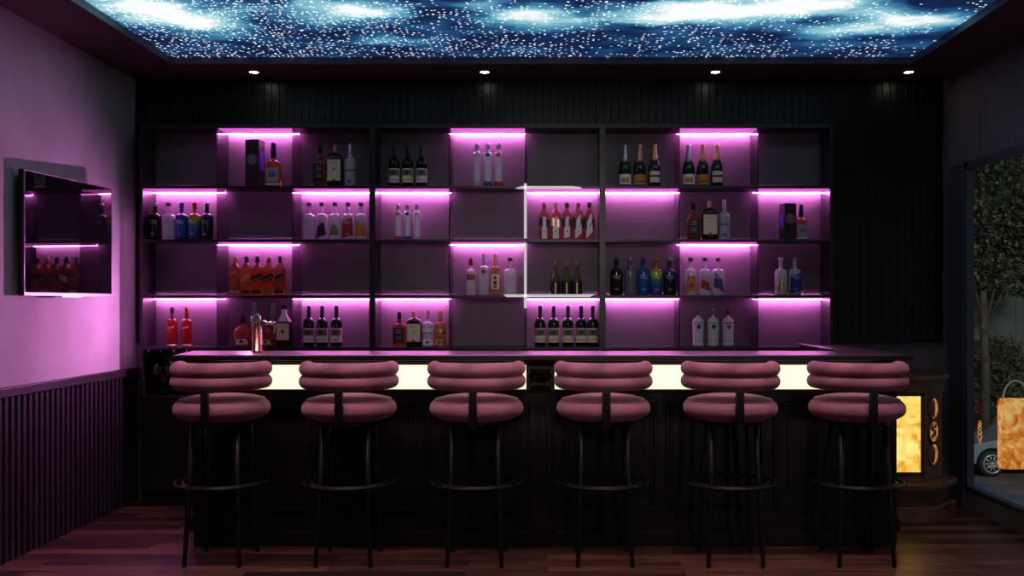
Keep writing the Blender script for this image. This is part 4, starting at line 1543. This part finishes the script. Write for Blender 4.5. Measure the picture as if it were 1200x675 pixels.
for i, (x, y, rx, rz_, lab) in enumerate(((14.1, 30.6, 1.0, .95, 'yellow green shrub at the foot of the street tree'), (16.8, 29.0, 1.0, 1.1, 'yellow green shrub farther right along the pavement'))):
    o = empty('shrub', (x, y, GZ + .14), lab, 'shrub', 'shrubs on the far pavement')
    leaves(2600, [(0, 0, 2.6, rx * .8, .6, .7), (.4, 0, 1.9, rx * .8, .6, .8), (-.3, 0, 1.3, rx * .8, .6, .8)], .13, 30 + i).build('foliage', [MT['leaf_b'], MT['leaf_a'], MT['leaf_b']], o)
    mb = MB(); mb.tube([(0, 0, 0), (.03, 0, 1.0), (0, .03, 2.4)], [.06, .05, .02], 8); mb.build('stem', MT['bark'], o)

# parked car, front wheel seen left of the bag reflection
car = empty('car', (11.25, 25.6, GZ), 'blue grey parked car seen through the window behind the bag reflection', 'car')
side = [(-.78, .32), (-.84, .50), (-.80, .66), (-.55, .80), (.15, .93), (.55, .98), (1.15, 1.36), (1.7, 1.46), (2.5, 1.42), (3.2, 1.06), (3.45, .98), (3.5, .60), (3.4, .30)]
arch = []


def arcpts(cx, r):
    return [(cx + r * cos(pi * k / 10), .33 + r * sin(pi * k / 10)) for k in range(11)]


low = [(3.4, .30)] + arcpts(2.62, .40) + arcpts(0.0, .40) + [(-.78, .32)]
poly = side + low[1:-1]
mb = MB()
rings = []
W2 = .86
for yy, ins in ((-W2, .05), (-W2 + .03, .0), (W2 - .03, .0), (W2, .05)):
    rings.append([(x, yy + (0 if z < .95 else (z - .95) * (.45 if yy < 0 else -.45)), z - (ins * .3 if z > .9 else 0)) for x, z in poly])
mb.loft(rings, True, 0, False)
mb.build('body', MT['car'], car, bevel=.02)
gl = [(.66, 1.0), (1.18, 1.32), (1.7, 1.41), (2.45, 1.37), (3.05, 1.05)]
for sgn in (-1, 1):
    mb = MB()
    vs = []
    for off in (0, .012):
        vs += [(x, sgn * (W2 + off - (z - .95) * .45), z) for x, z in gl]
    n_ = len(gl)
    mb.add(vs, [tuple(range(n_)), tuple(range(2 * n_ - 1, n_ - 1, -1))] + [(i, (i + 1) % n_, n_ + (i + 1) % n_, n_ + i) for i in range(n_)])
    mb.build('side_window', MT['car_glass'], car)
for cx in (0, 2.62):
    for sgn in (-1, 1):
        mb = MB()
        rings = [[(cx + r * cos(2 * pi * k / 28), sgn * y_, .33 + r * sin(2 * pi * k / 28)) for k in range(28)] for r, y_ in ((.22, .64), (.31, .64), (.33, .67), (.33, .83), (.31, .86), (.24, .86))]
        mb.loft(rings, True)
        wh = mb.build('wheel', MT['tyre'], car)
        mb = MB()
        mb.tube([(cx + .225 * cos(2 * pi * k / 28), sgn * .865, .33 + .225 * sin(2 * pi * k / 28)) for k in range(28)], .018, 8, loop=True)
        for k in range(10):
            a = 2 * pi * k / 10
            mb.tube([(cx + .03 * cos(a), sgn * .872, .33 + .03 * sin(a)), (cx + .22 * cos(a), sgn * .868, .33 + .22 * sin(a))], [.020, .014], 6)
        mb.loft([[(cx + r * cos(2 * pi * k / 16), sgn * y_, .33 + r * sin(2 * pi * k / 16)) for k in range(16)] for r, y_ in ((.05, .86), (.05, .885), (.002, .89))])
        mb.build('rim', MT['rim'], wh)
mb = MB(); mb.box(-.80, -.60, -.80, -.45, .62, .74); mb.box(-.80, -.60, .45, .80, .62, .74)
mb.build('headlight', MT['chrome'], car, bevel=.03)
